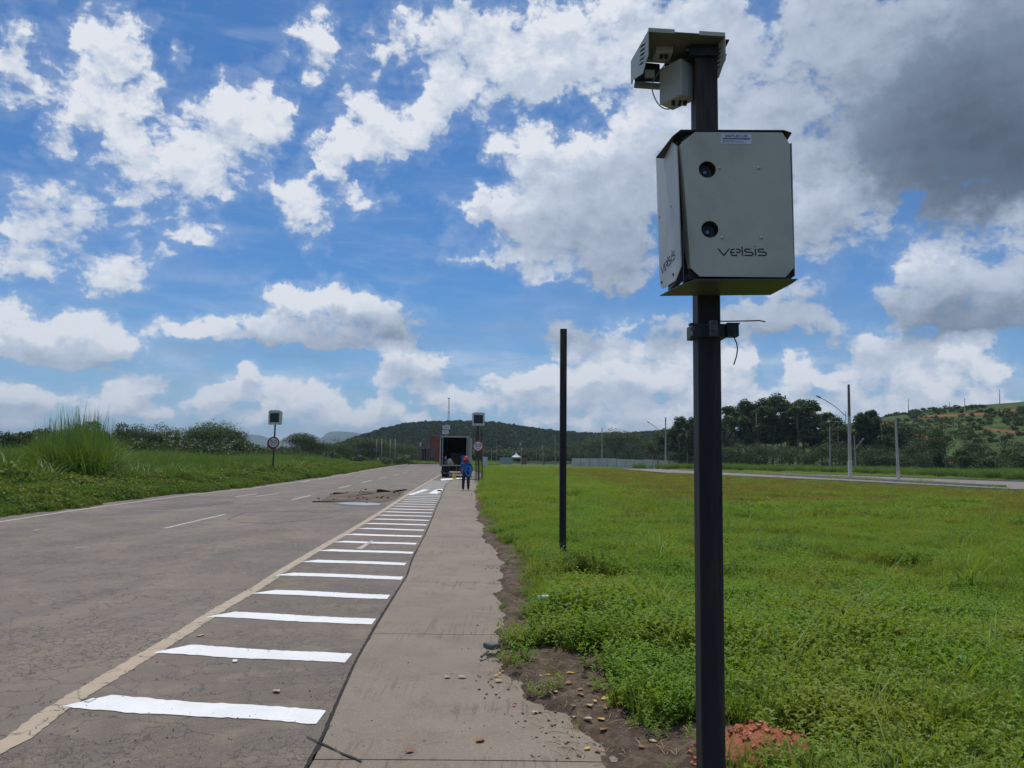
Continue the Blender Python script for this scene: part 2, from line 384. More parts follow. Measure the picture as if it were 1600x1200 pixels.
def plate2d(name, outer, holes, thick, tofn, mat, parent, org):
    """flat sheet with real holes: outline and holes in 2-D, filled by a 2-D curve, then placed by tofn(u, v, w)"""
    cu = bpy.data.curves.new(name, 'CURVE'); cu.dimensions = '2D'; cu.fill_mode = 'BOTH'; cu.extrude = thick / 2
    for poly in [outer] + holes:
        sp = cu.splines.new('POLY'); sp.points.add(len(poly) - 1)
        for p, q in zip(sp.points, poly): p.co = (q[0], q[1], 0, 1)
        sp.use_cyclic_u = True
    tmp = bpy.data.objects.new('tmp', cu); me = bpy.data.meshes.new_from_object(tmp)
    bpy.data.objects.remove(tmp); bpy.data.curves.remove(cu)
    for v in me.vertices: v.co = Vector(tofn(v.co.x, v.co.y, v.co.z)) - Vector(org)
    me.materials.clear(); me.materials.append(mat); me.name = name
    o = bpy.data.objects.new(name, me); COL.objects.link(o); o.parent = parent; return o
def circ(cx, cy, r, n=28): return [(cx + r * math.cos(2 * math.pi * k / n), cy + r * math.sin(2 * math.pi * k / n)) for k in range(n)]
def strokes(mb, lines, w, tofn, d=.001):
    """lettering: thick polylines laid on a surface, each segment a small slab, joints rounded"""
    for ln in lines:
        for a, b in zip(ln[:-1], ln[1:]):
            a = Vector(a); b = Vector(b); t = (b - a)
            if t.length < 1e-7: continue
            n = Vector((-t.y, t.x)).normalized() * w / 2
            q = [a - n, b - n, b + n, a + n]
            mb.prism([tofn(p.x, p.y, 0) for p in q], Vector(tofn(0, 0, d)) - Vector(tofn(0, 0, 0)))
        for k, p in enumerate(ln[1:-1]):
            e = d * (1.0 + .02 * (k + 1))
            mb.prism([tofn(x, y, 0) for x, y in circ(p[0], p[1], w / 2, 8)], Vector(tofn(0, 0, e)) - Vector(tofn(0, 0, 0)))
def textmesh(name, txt, size, tofn, mat, parent, org, bold=.0, thick=.001, align='CENTER'):
    cu = bpy.data.curves.new(name, 'FONT'); cu.body = txt; cu.size = size; cu.align_x = align; cu.extrude = thick / 2; cu.offset = bold
    cu.resolution_u = 3
    tmp = bpy.data.objects.new('tmp', cu); me = bpy.data.meshes.new_from_object(tmp)
    bpy.data.objects.remove(tmp); bpy.data.curves.remove(cu)
    for v in me.vertices: v.co = Vector(tofn(v.co.x, v.co.y, v.co.z)) - Vector(org)
    me.materials.clear(); me.materials.append(mat)
    o = bpy.data.objects.new(name, me); COL.objects.link(o); o.parent = parent; return o

# ------------------------------------------------------------------ scattering (for what nobody could count)
def scatter(name, protos, pts, rot, scl, idx, label, cat):
    """one object: vertices carry rotation, scale and plant number; geometry nodes put a plant on each"""
    n = len(pts)
    o = npmesh(name, pts, np.zeros((0, 3), np.int32), None, attrs={'prot': rot, 'pscl': np.stack([scl, scl, scl * (.85 + .3 * RNG.random(n))], 1), 'pidx': idx})
    g = bpy.data.node_groups.new(name + '_nodes', 'GeometryNodeTree')
    g.interface.new_socket('Geometry', in_out='INPUT', socket_type='NodeSocketGeometry')
    g.interface.new_socket('Geometry', in_out='OUTPUT', socket_type='NodeSocketGeometry')
    L = g.links.new; gi = g.nodes.new('NodeGroupInput'); go = g.nodes.new('NodeGroupOutput')
    iop = g.nodes.new('GeometryNodeInstanceOnPoints'); iop.inputs['Pick Instance'].default_value = True
    g2i = g.nodes.new('GeometryNodeGeometryToInstance')
    for p in reversed(protos):
        oi = g.nodes.new('GeometryNodeObjectInfo'); oi.inputs[0].default_value = p; oi.transform_space = 'ORIGINAL'
        L(oi.outputs['Geometry'], g2i.inputs[0])
    def at(nm, ty):
        a = g.nodes.new('GeometryNodeInputNamedAttribute'); a.data_type = ty; a.inputs[0].default_value = nm; return a.outputs[0]
    L(gi.outputs[0], iop.inputs['Points']); L(g2i.outputs[0], iop.inputs['Instance'])
    L(at('prot', 'FLOAT_VECTOR'), iop.inputs['Rotation']); L(at('pscl', 'FLOAT_VECTOR'), iop.inputs['Scale']); L(at('pidx', 'FLOAT'), iop.inputs['Instance Index'])
    L(iop.outputs[0], go.inputs[0])
    md = o.modifiers.new('scatter', 'NODES'); md.node_group = g
    return tag(o, label, cat, kind='stuff')

# ------------------------------------------------------------------ lie of the land
def lin(pts):
    g = sorted([(p.y, p.x) for p in pts]); ys = np.array([a for a, b in g]); xs = np.array([b for a, b in g])
    return lambda y: np.interp(y, ys, xs)
LEFT_LINE = [(0,815.5),(100,800),(200,786),(300,773),(399,762.5),(465,753.5),(524,744),(550,739.4),(588,732.5),(616,728),(636,725.2)]
EDGE_LINE = [(35,1151),(84,1109),(140,1077),(210,1035),(280,993),(350,948),(400,920),(440,893),(500,857),(560,822),(600,797),(640,770.5),(662,757),(688,742)]
JOINT = [(490,1182),(505,1150),(526,1100),(555,1035),(590,972),(617,929),(636,900),(643,876),(652,858),(663,838),(672,818),(680,798),(690,775),(697,757)]
p_l = [G(*q) for q in LEFT_LINE]; p_e = [G(*q) for q in EDGE_LINE]; p_j = [G(*q) for q in JOINT]
p_l = [Vector((-11.3, 0, 0)), Vector((-11.7, 8, 0))] + p_l + [Vector((-36, 262, 0))]
p_e = [Vector((-2.75, 0, 0)), Vector((-2.95, 3, 0))] + p_e + [Vector((-8.5, 110, 0)), Vector((-14, 180, 0)), Vector((-24, 262, 0))]
p_j = [Vector((-1.0, 0, 0)), Vector((-1.05, 3.5, 0))] + p_j + [Vector((-5.4, 90, 0)), Vector((-7.6, 120, 0)), Vector((-22, 262, 0))]
xl, xe, xj = lin(p_l), lin(p_e), lin(p_j)
VERGE = [Vector((.32, 0, 0)), Vector((.33, 4.2, 0)), G(885, 1160), G(842, 1122), G(790, 1090), G(762, 1045), G(752, 1000), G(760, 940), G(775, 895), G(752, 850), G(742, 820), G(738, 790), G(737, 770)]
VERGE += [Vector((-3.4, 90, 0)), Vector((-6.5, 120, 0)), Vector((-21, 262, 0))]
xv = lin(VERGE)
ROAD_END = 238.0
FR_N = [(1010,738.6),(1130,744.5),(1250,750.5),(1340,755),(1420,759.5),(1500,763.8),(1600,769.5)]   # near edge of the far street
FR_F = [(1030,733.6),(1090,735),(1160,738),(1300,746.3),(1400,752.3),(1480,757.5),(1600,765.8)]
fr_n = [G(*q) for q in FR_N]; fr_f = [G(*q) for q in FR_F]
fr_n.append(Vector((52, 38, 0))); fr_f.append(Vector((56, 42, 0)))

MOUND = G(1196, 1206) 
def land(x, y):
    """height of the ground outside the paving, and the masks (bare dirt, dry grass, red earth)"""
    x = np.asarray(x, float); y = np.asarray(y, float); d = np.hypot(x, y)
    e = x - xv(y) + (fbm(x * 2.2, y * 1.6, 3) - .5) * .35 + (fbm(x * 11, y * 8, 14) - .5) * .16
    w = (xl(y) - .75) - x + (fbm(x * .8, y * .8, 5) - .5) * .5
    past = sst(y, ROAD_END, ROAD_END + 3)
    right = np.maximum(sst(e, -.12, .25), past); left = sst(w, -.2, .8) * (1 - past)
    near = 1 - sst(d, 14, 40)
    z = np.full(x.shape, -.16)
    bump = (fbm(x * 1.1, y * 1.1, 1) - .5) * .20 + (fbm(x * 5, y * 5, 2) - .5) * .07 * near + (np.abs(fbm(x * 14, y * 14, 8) - .5)) * .05 * near
    zr = .045 + bump * sst(e, 0, 1.2) + (fbm(x * 9, y * 9, 4) - .5) * .05 * near - .10 * sst(e, 1.8, 5)
    zl = .06 + (fbm(x * .5, y * .5, 6) - .5) * .3 * sst(w, 0, 3) + .12 * sst(w, 0, 4)
    z = z + right * (zr + .16) + left * (zl + .16)
    m = np.exp(-(((x - MOUND.x) / .27) ** 2 + ((y - MOUND.y) / .22) ** 2) * 1.0)
    z = z + m * .13 * (.75 + .6 * fbm(x * 7, y * 7, 12)) + sst(m, .2, .5) * (fbm(x * 22, y * 22, 13) - .5) * .07
    wob = fbm(x * 1.6, y * 1.6, 21)
    dirt = 1 - sst(e - (wob - .35) * 1.7 * (1 - .45 * sst(y, 6, 9)), .12, .85)
    dirt = np.maximum(dirt, sst(fbm(x * .9, y * .9, 33), .66, .74) * .7 * (1 - sst(y, 6, 26)) * (x > 0))
    b = np.exp(-(((x - G(880, 1085).x) / .62) ** 2 + ((y - G(880, 1085).y) / .50) ** 2)); dirt = np.maximum(dirt, sst(b + (wob - .5) * .5, .35, .6))
    b = np.exp(-(((x - G(1000, 1190).x) / 1.0) ** 2 + ((y - G(1000, 1190).y) / .45) ** 2)); dirt = np.maximum(dirt, sst(b + (wob - .5) * .4, .3, .5))
    red = sst(m, .12, .4)
    for (q, rx, ry) in ((G(922, 917), .55, .85), (G(1405, 887), .85, .75), (G(1235, 818), .9, .8), (G(1170, 812), .8, .5), (G(1385, 1010), .2, .1)):
        b = np.exp(-(((x - q.x) / rx) ** 2 + ((y - q.y) / ry) ** 2)); red = np.maximum(red, sst(b + (fbm(x * 4, y * 4, 40) - .5) * .8, .35, .6) * (.95 if q.y < 15 else .6))
    dry = sst(x + (fbm(x * .06, y * .06, 50) - .5) * 8 + (fbm(x * .35, y * .35, 52) - .5) * 6, 1, 10) * sst(y + (fbm(x * .1, y * .1, 51) - .5) * 22 + x * .45, 19, 33) * (1 - sst(y, 130, 150))
    dry = dry * sst(fbm(x * .16, y * .35, 54) + .30 * sst(y, 26, 50), .42, .50)
    far = beyond_street(x, y)
    dry = dry * (1 - far)
    return z, dirt * (x > -20) * (1 - past) * sst(x - xv(y), -1.2, -.9) , dry, red, e, w
def beyond_street(x, y):
    g = sorted([(p.x, p.y) for p in fr_f]); xs = np.array([a for a, b in g]); ys = np.array([b for a, b in g])
    return sst(y - np.interp(x, xs, ys), -1, 2) * (x > 20)

def ground_material():
    mt, N = newmat('verge_and_field')
    at = N.n('ShaderNodeAttribute', attribute_name='mask').outputs['Vector']
    sp = N.n('ShaderNodeSeparateXYZ', {0: at}); dirt, dry, red = sp.outputs
    pos = N.n('ShaderNodeNewGeometry').outputs['Position']
    n1 = N.noise(pos, 1.1, 6, .6); n2 = N.noise(pos, 14, 6, .65); n3 = N.noise(pos, .06, 5, .6)
    dist = N.v('LENGTH', pos); farf = N.step(dist, 25.0, 70.0)
    nearc = N.mix(n1, (.050, .055, .022), (.080, .085, .030))
    farc = N.mix(N.step(n3, .35, .65), (.062, .105, .026), (.095, .135, .034))
    farc = N.mix(N.m('MULTIPLY', N.step(N.noise(pos, .5, 6, .7), .4, .6), .55), farc, (.050, .080, .022))
    col = N.mix(farf, nearc, farc)
    dryc = N.mix(N.step(N.noise(pos, .9, 6, .7), .35, .62), (.185, .178, .048), (.140, .150, .040))
    col = N.mix(dry, col, dryc)
    dc = N.mix(N.step(n2, .35, .65), (.080, .055, .038), (.155, .115, .080))
    dc = N.mix(N.step(N.noise(pos, 3.0, 4, .6), .45, .62), dc, (.075, .052, .038))
    col = N.mix(dirt, col, dc)
    rc = N.mix(N.step(N.noise(pos, 22, 5, .7), .3, .7), (.27, .085, .040), (.40, .150, .085))
    col = N.mix(red, col, rc)
    b = N.n('ShaderNodeBsdfPrincipled', {'Base Color': col, 'Roughness': .95, 'Specular IOR Level': .2})
    bn = N.n('ShaderNodeBump', {'Strength': .9, 'Distance': .03, 'Height': N.m('ADD', n2, N.m('MULTIPLY', N.noise(pos, 60, 4, .7), .5))})
    N.t.links.new(bn.outputs[0], b.inputs['Normal'])
    return finish(mt, N, b.outputs[0])

def build_ground():
    a_f = np.radians(np.concatenate([np.arange(-180, -46, 4.0), np.arange(-46, 46, .17), np.arange(46, 181, 4.0)]))
    r = [0.0, .8, 1.6, 2.3, 2.9]
    while r[-1] < 60: r.append(r[-1] * 1.0135)
    while r[-1] < 700: r.append(r[-1] * 1.035)
    while r[-1] < 7000: r.append(r[-1] * 1.35)
    r.append(9300)
    r = np.array(r); A, R_ = np.meshgrid(a_f, r); X = np.sin(A) * R_; Y = np.cos(A) * R_
    z, dirt, dry, red, e, w = land(X, Y)
    z = np.where(R_ > 700, 0, z)
    V = np.stack([X, Y, z], -1).reshape(-1, 3); nc = len(a_f)
    i = (np.arange(len(r) - 1)[:, None] * nc + np.arange(nc - 1)[None, :]).ravel()
    Fq = np.stack([i, i + 1, i + nc + 1, i + nc], 1)
    o = npmesh('ground', V, Fq[:, ::-1], ground_material(), attrs={'mask': np.stack([dirt, dry, red], -1).reshape(-1, 3)})
    tag(o, kind='structure')

# ------------------------------------------------------------------ paving
def asphalt(name, kindc):
    mt, N = newmat(name)
    pos = N.n('ShaderNodeNewGeometry').outputs['Position']
    n0 = N.noise(pos, .35, 5, .6); n1 = N.noise(pos, 2.6, 6, .65); n2 = N.noise(pos, 95, 3, .6)
    sw = N.v('ADD', pos, N.v('SCALE', N.v('SUBTRACT', N.noise(pos, 2.5, 5, .65, 0, 'Color'), (.5, .5, .5)), scale=.42))
    vo = N.n('ShaderNodeTexVoronoi', {'Vector': sw, 'Scale': 3.0}, feature='DISTANCE_TO_EDGE').outputs[0]
    vo2 = N.n('ShaderNodeTexVoronoi', {'Vector': N.v('ADD', sw, N.v('SCALE', N.v('SUBTRACT', N.noise(pos, 9, 4, .6, 0, 'Color'), (.5, .5, .5)), scale=.10)), 'Scale': 10.0}, feature='DISTANCE_TO_EDGE').outputs[0]
    if kindc == 'road':
        c = N.mix(N.step(n0, .3, .7), (.125, .101, .082), (.172, .138, .108))
        c = N.mix(N.m('MULTIPLY', N.step(n1, .48, .72), .65), c, (.235, .186, .135))
        along = N.noise(N.v('MULTIPLY', N.v('ADD', pos, (0, 0, 0)), (1.3, .05, 1)), 1.0, 4, .6)
        c = N.mix(N.m('MULTIPLY', N.step(along, .5, .7), .5), c, (.098, .085, .077))
        pt = N.step(N.noise(N.v('MULTIPLY', pos, (.9, .22, 1)), 1.0, 5, .55, .6), .50, .60); c = N.mix(N.m('MULTIPLY', pt, .45), c, (.215, .165, .118))
        oil = N.step(N.noise(N.v('MULTIPLY', pos, (.55, .12, 1)), 1.4, 6, .7, 1.0), .60, .70); c = N.mix(N.m('MULTIPLY', oil, .55), c, (.070, .060, .054))
        k1, k2 = .020, .030
    elif kindc == 'shoulder':
        c = N.mix(N.step(n0, .3, .7), (.105, .084, .067), (.158, .124, .095))
        c = N.mix(N.m('MULTIPLY', N.step(n1, .46, .7), .7), c, (.212, .168, .120))
        k1, k2 = .013, .020
    else:
        c = N.mix(N.step(n0, .3, .7), (.180, .144, .106), (.226, .184, .136))
        c = N.mix(N.m('MULTIPLY', N.step(n1, .45, .75), .65), c, (.150, .116, .083))
        st = N.noise(N.v('MULTIPLY', pos, (26, 1.2, 1)), 1.0, 4, .55)      # trowel and tyre drag marks along the slab
        msk = N.step(N.noise(pos, .9, 3, .5), .48, .6)
        c = N.mix(N.m('MULTIPLY', N.m('MULTIPLY', N.step(st, .50, .60), msk), .62), c, (.11, .084, .060))
        spl = N.step(N.noise(pos, 2.2, 8, .75, 1.2), .57, .66); c = N.mix(N.m('MULTIPLY', spl, .55), c, (.115, .082, .056))
        dot = N.step(N.noise(pos, 17, 5, .7), .64, .70); c = N.mix(N.m('MULTIPLY', dot, .6), c, (.085, .060, .042))
        k1 = k2 = 0
    c = N.mix(N.m('MULTIPLY', N.step(n2, .52, .72), .6), c, (.34, .30, .26))
    c = N.mix(N.m('MULTIPLY', N.step(N.noise(pos, 140, 2, .5), .58, .75), .5), c, (.05, .045, .042))
    c = N.mix(N.m('MULTIPLY', N.step(N.noise(pos, 1.3, 7, .7, .8), .62, .72), .45), c, (.075, .062, .052))
    h = N.m('MULTIPLY', n2, .35)
    if k1:
        vv = N.m('MULTIPLY', N.noise(pos, 5, 4, .7), .03); vo = N.m('ADD', vo, N.m('SUBTRACT', vv, .013)); vo2 = N.m('ADD', vo2, N.m('SUBTRACT', vv, .015))
        msk = N.step(N.noise(pos, .45, 4, .6), .34, .55); msk2 = N.step(N.noise(N.v('ADD', pos, (9, 4, 0)), .7, 4, .6), .44, .58)
        cr = N.m('MULTIPLY', N.m('SUBTRACT', 1.0, N.step(vo, k1 * .25, k1)), msk)
        cr2 = N.m('MULTIPLY', N.m('SUBTRACT', 1.0, N.step(vo2, k2 * .3, k2 * 2.2)), msk2)
        cr = N.m('MAXIMUM', cr, N.m('MULTIPLY', cr2, .85))
        c = N.mix(N.m('MULTIPLY', cr, .78), c, (.040, .034, .030)); h = N.m('SUBTRACT', h, N.m('MULTIPLY', cr, 1.2))
    b = N.n('ShaderNodeBsdfPrincipled', {'Base Color': c, 'Roughness': N.m('MULTIPLY_ADD', n1, .25, .62), 'Specular IOR Level': .35})
    bn = N.n('ShaderNodeBump', {'Strength': .55, 'Distance': .006, 'Height': h}); N.t.links.new(bn.outputs[0], b.inputs['Normal'])
    return finish(mt, N, b.outputs[0])
def strip(name, fa, fb, ys, z, mat, nx=3, parent=None, kind='structure', th=None):
    V = []; ys = np.asarray(ys)
    for y in ys:
        a, b = float(fa(y)), float(fb(y))
        for k in range(nx + 1): V.append((a + (b - a) * k / nx, y, z))
    n = nx + 1; i = (np.arange(len(ys) - 1)[:, None] * n + np.arange(nx)[None, :]).ravel()
    o = npmesh(name, np.array(V), np.stack([i, i + 1, i + n + 1, i + n], 1), mat, parent=parent)
    if kind: tag(o, kind=kind)
    return o
def paint(name, c, worn, under=(.15, .13, .115), crk=False):
    mt, N = newmat(name); pos = N.n('ShaderNodeNewGeometry').outputs['Position']
    f = N.step(N.noise(pos, 9, 7, .75), worn, worn + .10)
    f2 = N.m('MULTIPLY', N.step(N.noise(pos, 60, 3, .6), .60, .70), .35)
    col = N.mix(N.m('MULTIPLY', N.step(N.noise(pos, 3, 5, .6), .35, .65), .5), c, tuple(v * .82 for v in c))
    col = N.mix(N.m('MAXIMUM', f, f2), col, under)
    if crk:
        sw = N.v('ADD', pos, N.v('SCALE', N.v('SUBTRACT', N.noise(pos, 2.5, 5, .65, 0, 'Color'), (.5, .5, .5)), scale=.42))
        vo = N.n('ShaderNodeTexVoronoi', {'Vector': sw, 'Scale': 3.0}, feature='DISTANCE_TO_EDGE').outputs[0]
        col = N.mix(N.m('SUBTRACT', .9, N.step(vo, .006, .016), clamp=True), col, (.045, .038, .030))
    b = N.n('ShaderNodeBsdfPrincipled', {'Base Color': col, 'Roughness': .6}); return finish(mt, N, b.outputs[0])

def line_mesh(name, pts, w, z, mat, parent, jag=.004, seed=0, taper=None):
    """painted line: polyline on the ground with a real, slightly uneven outline"""
    rnd = random.Random(seed); L, Rr = [], []
    P2 = []
    for a, b in zip(pts[:-1], pts[1:]):
        a, b = Vector(a), Vector(b); n = max(1, int((b - a).length / (.05 if (b - a).length < 4 else 1.0)))
        P2 += [a + (b - a) * k / n for k in range(n)]
    P2.append(Vector(pts[-1]))
    for i, p in enumerate(P2):
        t = (P2[min(i + 1, len(P2) - 1)] - P2[max(i - 1, 0)]); t.z = 0; t.normalize(); nn = Vector((-t.y, t.x, 0))
        L.append(p + nn * (w / 2 + rnd.uniform(-jag, jag))); Rr.append(p - nn * (w / 2 + rnd.uniform(-jag, jag)))
    V = [(v.x, v.y, z) for v in L + Rr]; n = len(L)
    o = npmesh(name, np.array(V), np.array([(i, i + 1, n + i + 1, n + i) for i in range(n - 1)]), mat, parent=parent); return o

def build_paving():
    ys = np.concatenate([np.arange(-4, 60, .5), np.arange(60, ROAD_END + 1, 4)])
    road = strip('road', lambda y: xl(y) - .75, lambda y: xe(y) + .02, ys, 0.0, asphalt('road_asphalt', 'road'), 8)
    jy = np.arange(-4, 64.5, .25)
    sh = strip('shoulder', lambda y: xe(y) + .021, lambda y: xj(y) - .012, jy, 0.0, asphalt('shoulder_asphalt', 'shoulder'), 4)
    far = strip('road_verge', lambda y: xe(y) + .021, lambda y: xv(y) + .3, np.arange(64.5, ROAD_END + 1, 4), .001, _M.get('x') or bpy.data.materials['shoulder_asphalt'], 4)
    # concrete slabs of the walkway: each slab its own piece, joints recessed between them
    conc = asphalt('dusty_concrete', 'concrete')
    walk = tag(bpy.data.objects.new('pavement', None), kind='structure'); COL.objects.link(walk)
    cuts = [-3.0, 1.2, G(700, 1189).y]
    y = cuts[-1]
    while y < 62:
        y += 3.05 + random.uniform(-.05, .05); cuts.append(y)
    for a, b in zip(cuts[:-1], cuts[1:]):
        yy = np.linspace(a + .006, b - .006, 14)
        V = []; n = 5
        for q in yy:
            x0, x1 = float(xj(q)) + .012, float(xv(q)) + .55
            for k in range(n): V.append((x0 + (x1 - x0) * k / (n - 1), q, .002 + .004 * math.sin(q * 1.3 + k)))
        fs = [(i * n + k, i * n + k + 1, (i + 1) * n + k + 1, (i + 1) * n + k) for i in range(13) for k in range(n - 1)]
        top = MB(); top.add(V, fs); ring = [i * n for i in range(14)] + [13 * n + k for k in range(1, n)] + [i * n + n - 1 for i in range(12, -1, -1)] + [k for k in range(n - 2, 0, -1)]
        rv = [V[i] for i in ring]; m_ = len(rv)
        top.add(rv + [(v[0], v[1], -.12) for v in rv], [(i, (i + 1) % m_, m_ + (i + 1) % m_, m_ + i) for i in range(m_)])
        top.build('slab', conc, walk)
    grime = M('joint_grime', (.014, .011, .009), (.026, .020, .016), 8, .95)
    strip('joint_bed', lambda y: xj(y) - .10, lambda y: xv(y) + .3, jy, -.025, grime, 1, parent=walk, kind=None)
    line_mesh('joint_sealant', [(float(xj(q)), q, 0) for q in np.arange(2.5, 60, .5)], .024, .0035, grime, walk, .007, 3)
    # a tar seam crossing the joint near the viewer
    line_mesh('sealant_seam', [G(478, 1152), G(520, 1172), G(565, 1192)], .014, .0075, grime, walk, .005, 4)
    # markings
    white = paint('fresh_white_paint', (.76, .76, .75), .62, crk=False)
    cream = paint('old_edge_paint', (.40, .315, .215), .63, crk=True)
    faded = paint('faded_line_paint', (.42, .385, .34), .54, under=(.17, .15, .135))
    line_mesh('edge_line', [(float(xe(q)), q, 0) for q in np.arange(-3, 70, .4)] + [(float(xe(q)), q, 0) for q in range(74, 230, 6)], .15, .004, cream, road, .009, 5)
    line_mesh('edge_line', [(float(xl(q)), q, 0) for q in np.arange(-3, 70, .5)] + [(float(xl(q)), q, 0) for q in range(74, 236, 6)], .13, .004, faded, road, .006, 6)
    for (a, b) in [((258,825.5),(352,803.5)),((400,775.6),(436,771)),((456,781),(486,774)),((529,763),(548,758.4)),((566,754.6),(581,750.3)),((592,748),(604,745.4)),((615,742.8),(622,741)),
                   ((630,739),(636,737.4)),((473,753),(484,751)),((497,749.6),(514,747.3)),((533,744.7),(548,742.6)),((563,740.8),(576,738.9)),((368,776),(402,771.5))]:
        pa, pb = G(*a), G(*b)
        if (pb - pa).length > 6: pb = pa + (pb - pa).normalized() * max(4.0, min((pb - pa).length, 14))
        line_mesh('lane_dash', [pa, pb], .13 if a[0] > 300 else .11, .004, faded, road, .006, int(a[0]))
    # fresh hatching across the shoulder
    lefts = [(133,180,1085),(252,300,1006),(344,378,955.5),(398,425,919.5),(440,462,893.5),(473,490,873.5),(503,518,857),(525,537,843.5)]
    k = 0; y0 = None
    stripe_mat = white
    base_y = [G(540, 1114).y, G(573, 1025).y, G(605, 969).y, G(625, 931).y, G(637, 902).y]
    step = (base_y[4] - base_y[0]) / 4
    for k in range(38):
        yr = base_y[k] - .10 if k < 4 else base_y[4] - .10 + (k - 4) * step
        if yr > 60.5: break
        rnd = random.Random(k + 50)
        xr = float(xj(yr)) - .05 + rnd.uniform(-.03, .01); xl_ = float(xe(yr + .42)) + .02 + rnd.uniform(-.02, .05)
        slope = (.26 + rnd.uniform(-.03, .03)) ; w = .268 + rnd.uniform(-.02, .02)
        V = []; nn = 36
        pts = []
        for i in range(nn + 1):
            t = i / nn; x = xr + (xl_ - xr) * t; pts.append((x, yr + slope * t + .015 * math.sin(t * 7 + k)))
        lo = [(x + rnd.uniform(-.004, .004), y - w / 2 + rnd.uniform(-.010, .010)) for x, y in pts]
        # the left end is cut on the slant of the edge line
        hi = [(x + (.16 * (i / nn) ** 12 if False else 0), y + w / 2 + rnd.uniform(-.010, .010)) for i, (x, y) in enumerate(pts)]
        sl = .24
        hi = [(min(x, x) + (sl * max(0, (t - .85) / .15)) * 0, y) for t, (x, y) in zip([i / nn for i in range(nn + 1)], hi)]
        V = [(x, y, .0045) for x, y in lo + hi]
        # pull the upper edge's left end back so that the end reads as a slanted cut
        ex = xl_ + .30
        V = [(max(v[0], ex - .30 * 0) if False else v[0], v[1], v[2]) for v in V]
        n = nn + 1
        for i in range(n):
            hx, hy, hz = V[n + i]; t = i / nn
            V[n + i] = (xr + (xl_ + .20 - xr) * t, hy, hz)
        npmesh('stripe', np.array(V), np.array([(i, i + 1, n + i + 1, n + i) for i in range(nn)]), stripe_mat, parent=sh)
    # stray arrow-like marks between the far stripes
    for poly in [[(636,773.6),(643,773.8),(671,765.2),(662,764.8)], [(670,771),(682,772),(693,766.2),(680,765.4)], [(682,764.2),(692,764.2),(690,768),(684,768)], [(688,748.5),(728,745.8),(729,747.4),(690,751)], [(556,858.2),(566,858.6),(584,845.5),(579,845.2)]]:
        q = [G(*a) for a in poly]
        npmesh('stray_mark', np.array([(v.x, v.y, .0088 if poly[0][0] != 556 else .0082) for v in q]), np.array([(0, 1, 2, 3)]), white if poly[0][0] != 556 else faded, parent=sh)
    # dark tyre marks and tar lines on the carriageway
    tar = paint('tar_line', (.055, .050, .048), .56, under=(.12, .11, .10))
    for pts in [[(258,794),(300,790),(360,783)],[(250,797),(320,791),(364,784)],[(196,797),(230,795),(262,797)],[(100,811),(180,811),(236,808)],[(355,812),(380,801),(430,799),(500,801)],[(360,815),(420,818),(470,814),(520,808)],[(385,806),(470,807),(560,806)]]:
        line_mesh('tar_line', [G(*a) for a in pts], .05 if pts[0][1] < 800 else .035, .0042 + .0004 * (pts[0][0] % 7), tar, road, .015, pts[0][0])
    # far street with its kerb
    grey = M('street_concrete', (.21, .185, .155), (.16, .145, .125), .4, .9)
    ng = sorted([(p.x, p.y) for p in fr_n]); fg = sorted([(p.x, p.y) for p in fr_f])
    xs = np.linspace(22, 54, 60)
    yn = np.interp(xs, [a for a, b in ng], [b for a, b in ng]); yf = np.interp(xs, [a for a, b in fg], [b for a, b in fg])
    V = np.concatenate([np.stack([xs, yn, np.full(60, .10)], 1), np.stack([xs, yf, np.full(60, .10)], 1)])
    st = npmesh('street', V, np.array([(i, i + 1, 61 + i, 60 + i) for i in range(59)]), grey); tag(st, kind='structure')
    kb = MB()
    for i in range(59):
        a, b = Vector((xs[i], yf[i], 0)), Vector((xs[i + 1], yf[i + 1], 0)); n = Vector((-(b - a).y, (b - a).x, 0)).normalized() * .28
        kb.prism([a, b, b + n, a + n], (0, 0, .26))
    kb.build('kerb', M('kerb_paint', (.36, .33, .28), (.27, .25, .21), 1.2, .85), st)
    kb = MB()
    for i in range(59):
        a, b = Vector((xs[i], yn[i], 0)), Vector((xs[i + 1], yn[i + 1], 0)); n = Vector((-(b - a).y, (b - a).x, 0)).normalized() * -.22
        kb.prism([a, b, b + n, a + n], (0, 0, .20))
    kb.build('kerb', M('kerb_paint', (.5, .5, .5)), st)

build_ground()
build_paving()

# ------------------------------------------------------------------ hills
def el_of(px, py): 
    d = ray(px, py); return d.z / math.hypot(d.x, d.y), math.atan2(d.x, d.y)
def hill_fn(skyline, r0, rc, r1, rough=.03, seed=0, ends=.12):
    """height of a hill whose crest runs at distance rc and whose foot lies at r0"""
    a = np.array([el_of(*q)[1] for q in skyline]); t = np.array([el_of(*q)[0] for q in skyline])
    def f(x, y):
        x = np.asarray(x, float); y = np.asarray(y, float)
        az = np.arctan2(x, y); r = np.hypot(x, y)
        h = np.interp(az, a, t) * rc + EYE
        edge = sst(az, a[0] - ends, a[0]) * (1 - sst(az, a[-1], a[-1] + ends))
        k = np.where(r < rc, sst(r, r0, rc) ** .85, 1 - sst(r, rc, r1))
        bump = (fbm(x * .012, y * .012, seed) - .5) * rough * h * 8 * k * (1 - sst(np.abs(r - rc), 0, 1) * 0)
        k2 = sst(r, r0, r0 + 60)
        return (h * k + bump * sst(rc - r, 20, 90)) * edge - .5 * (1 - k2)
    return f, (a[0] - ends, a[-1] + ends)
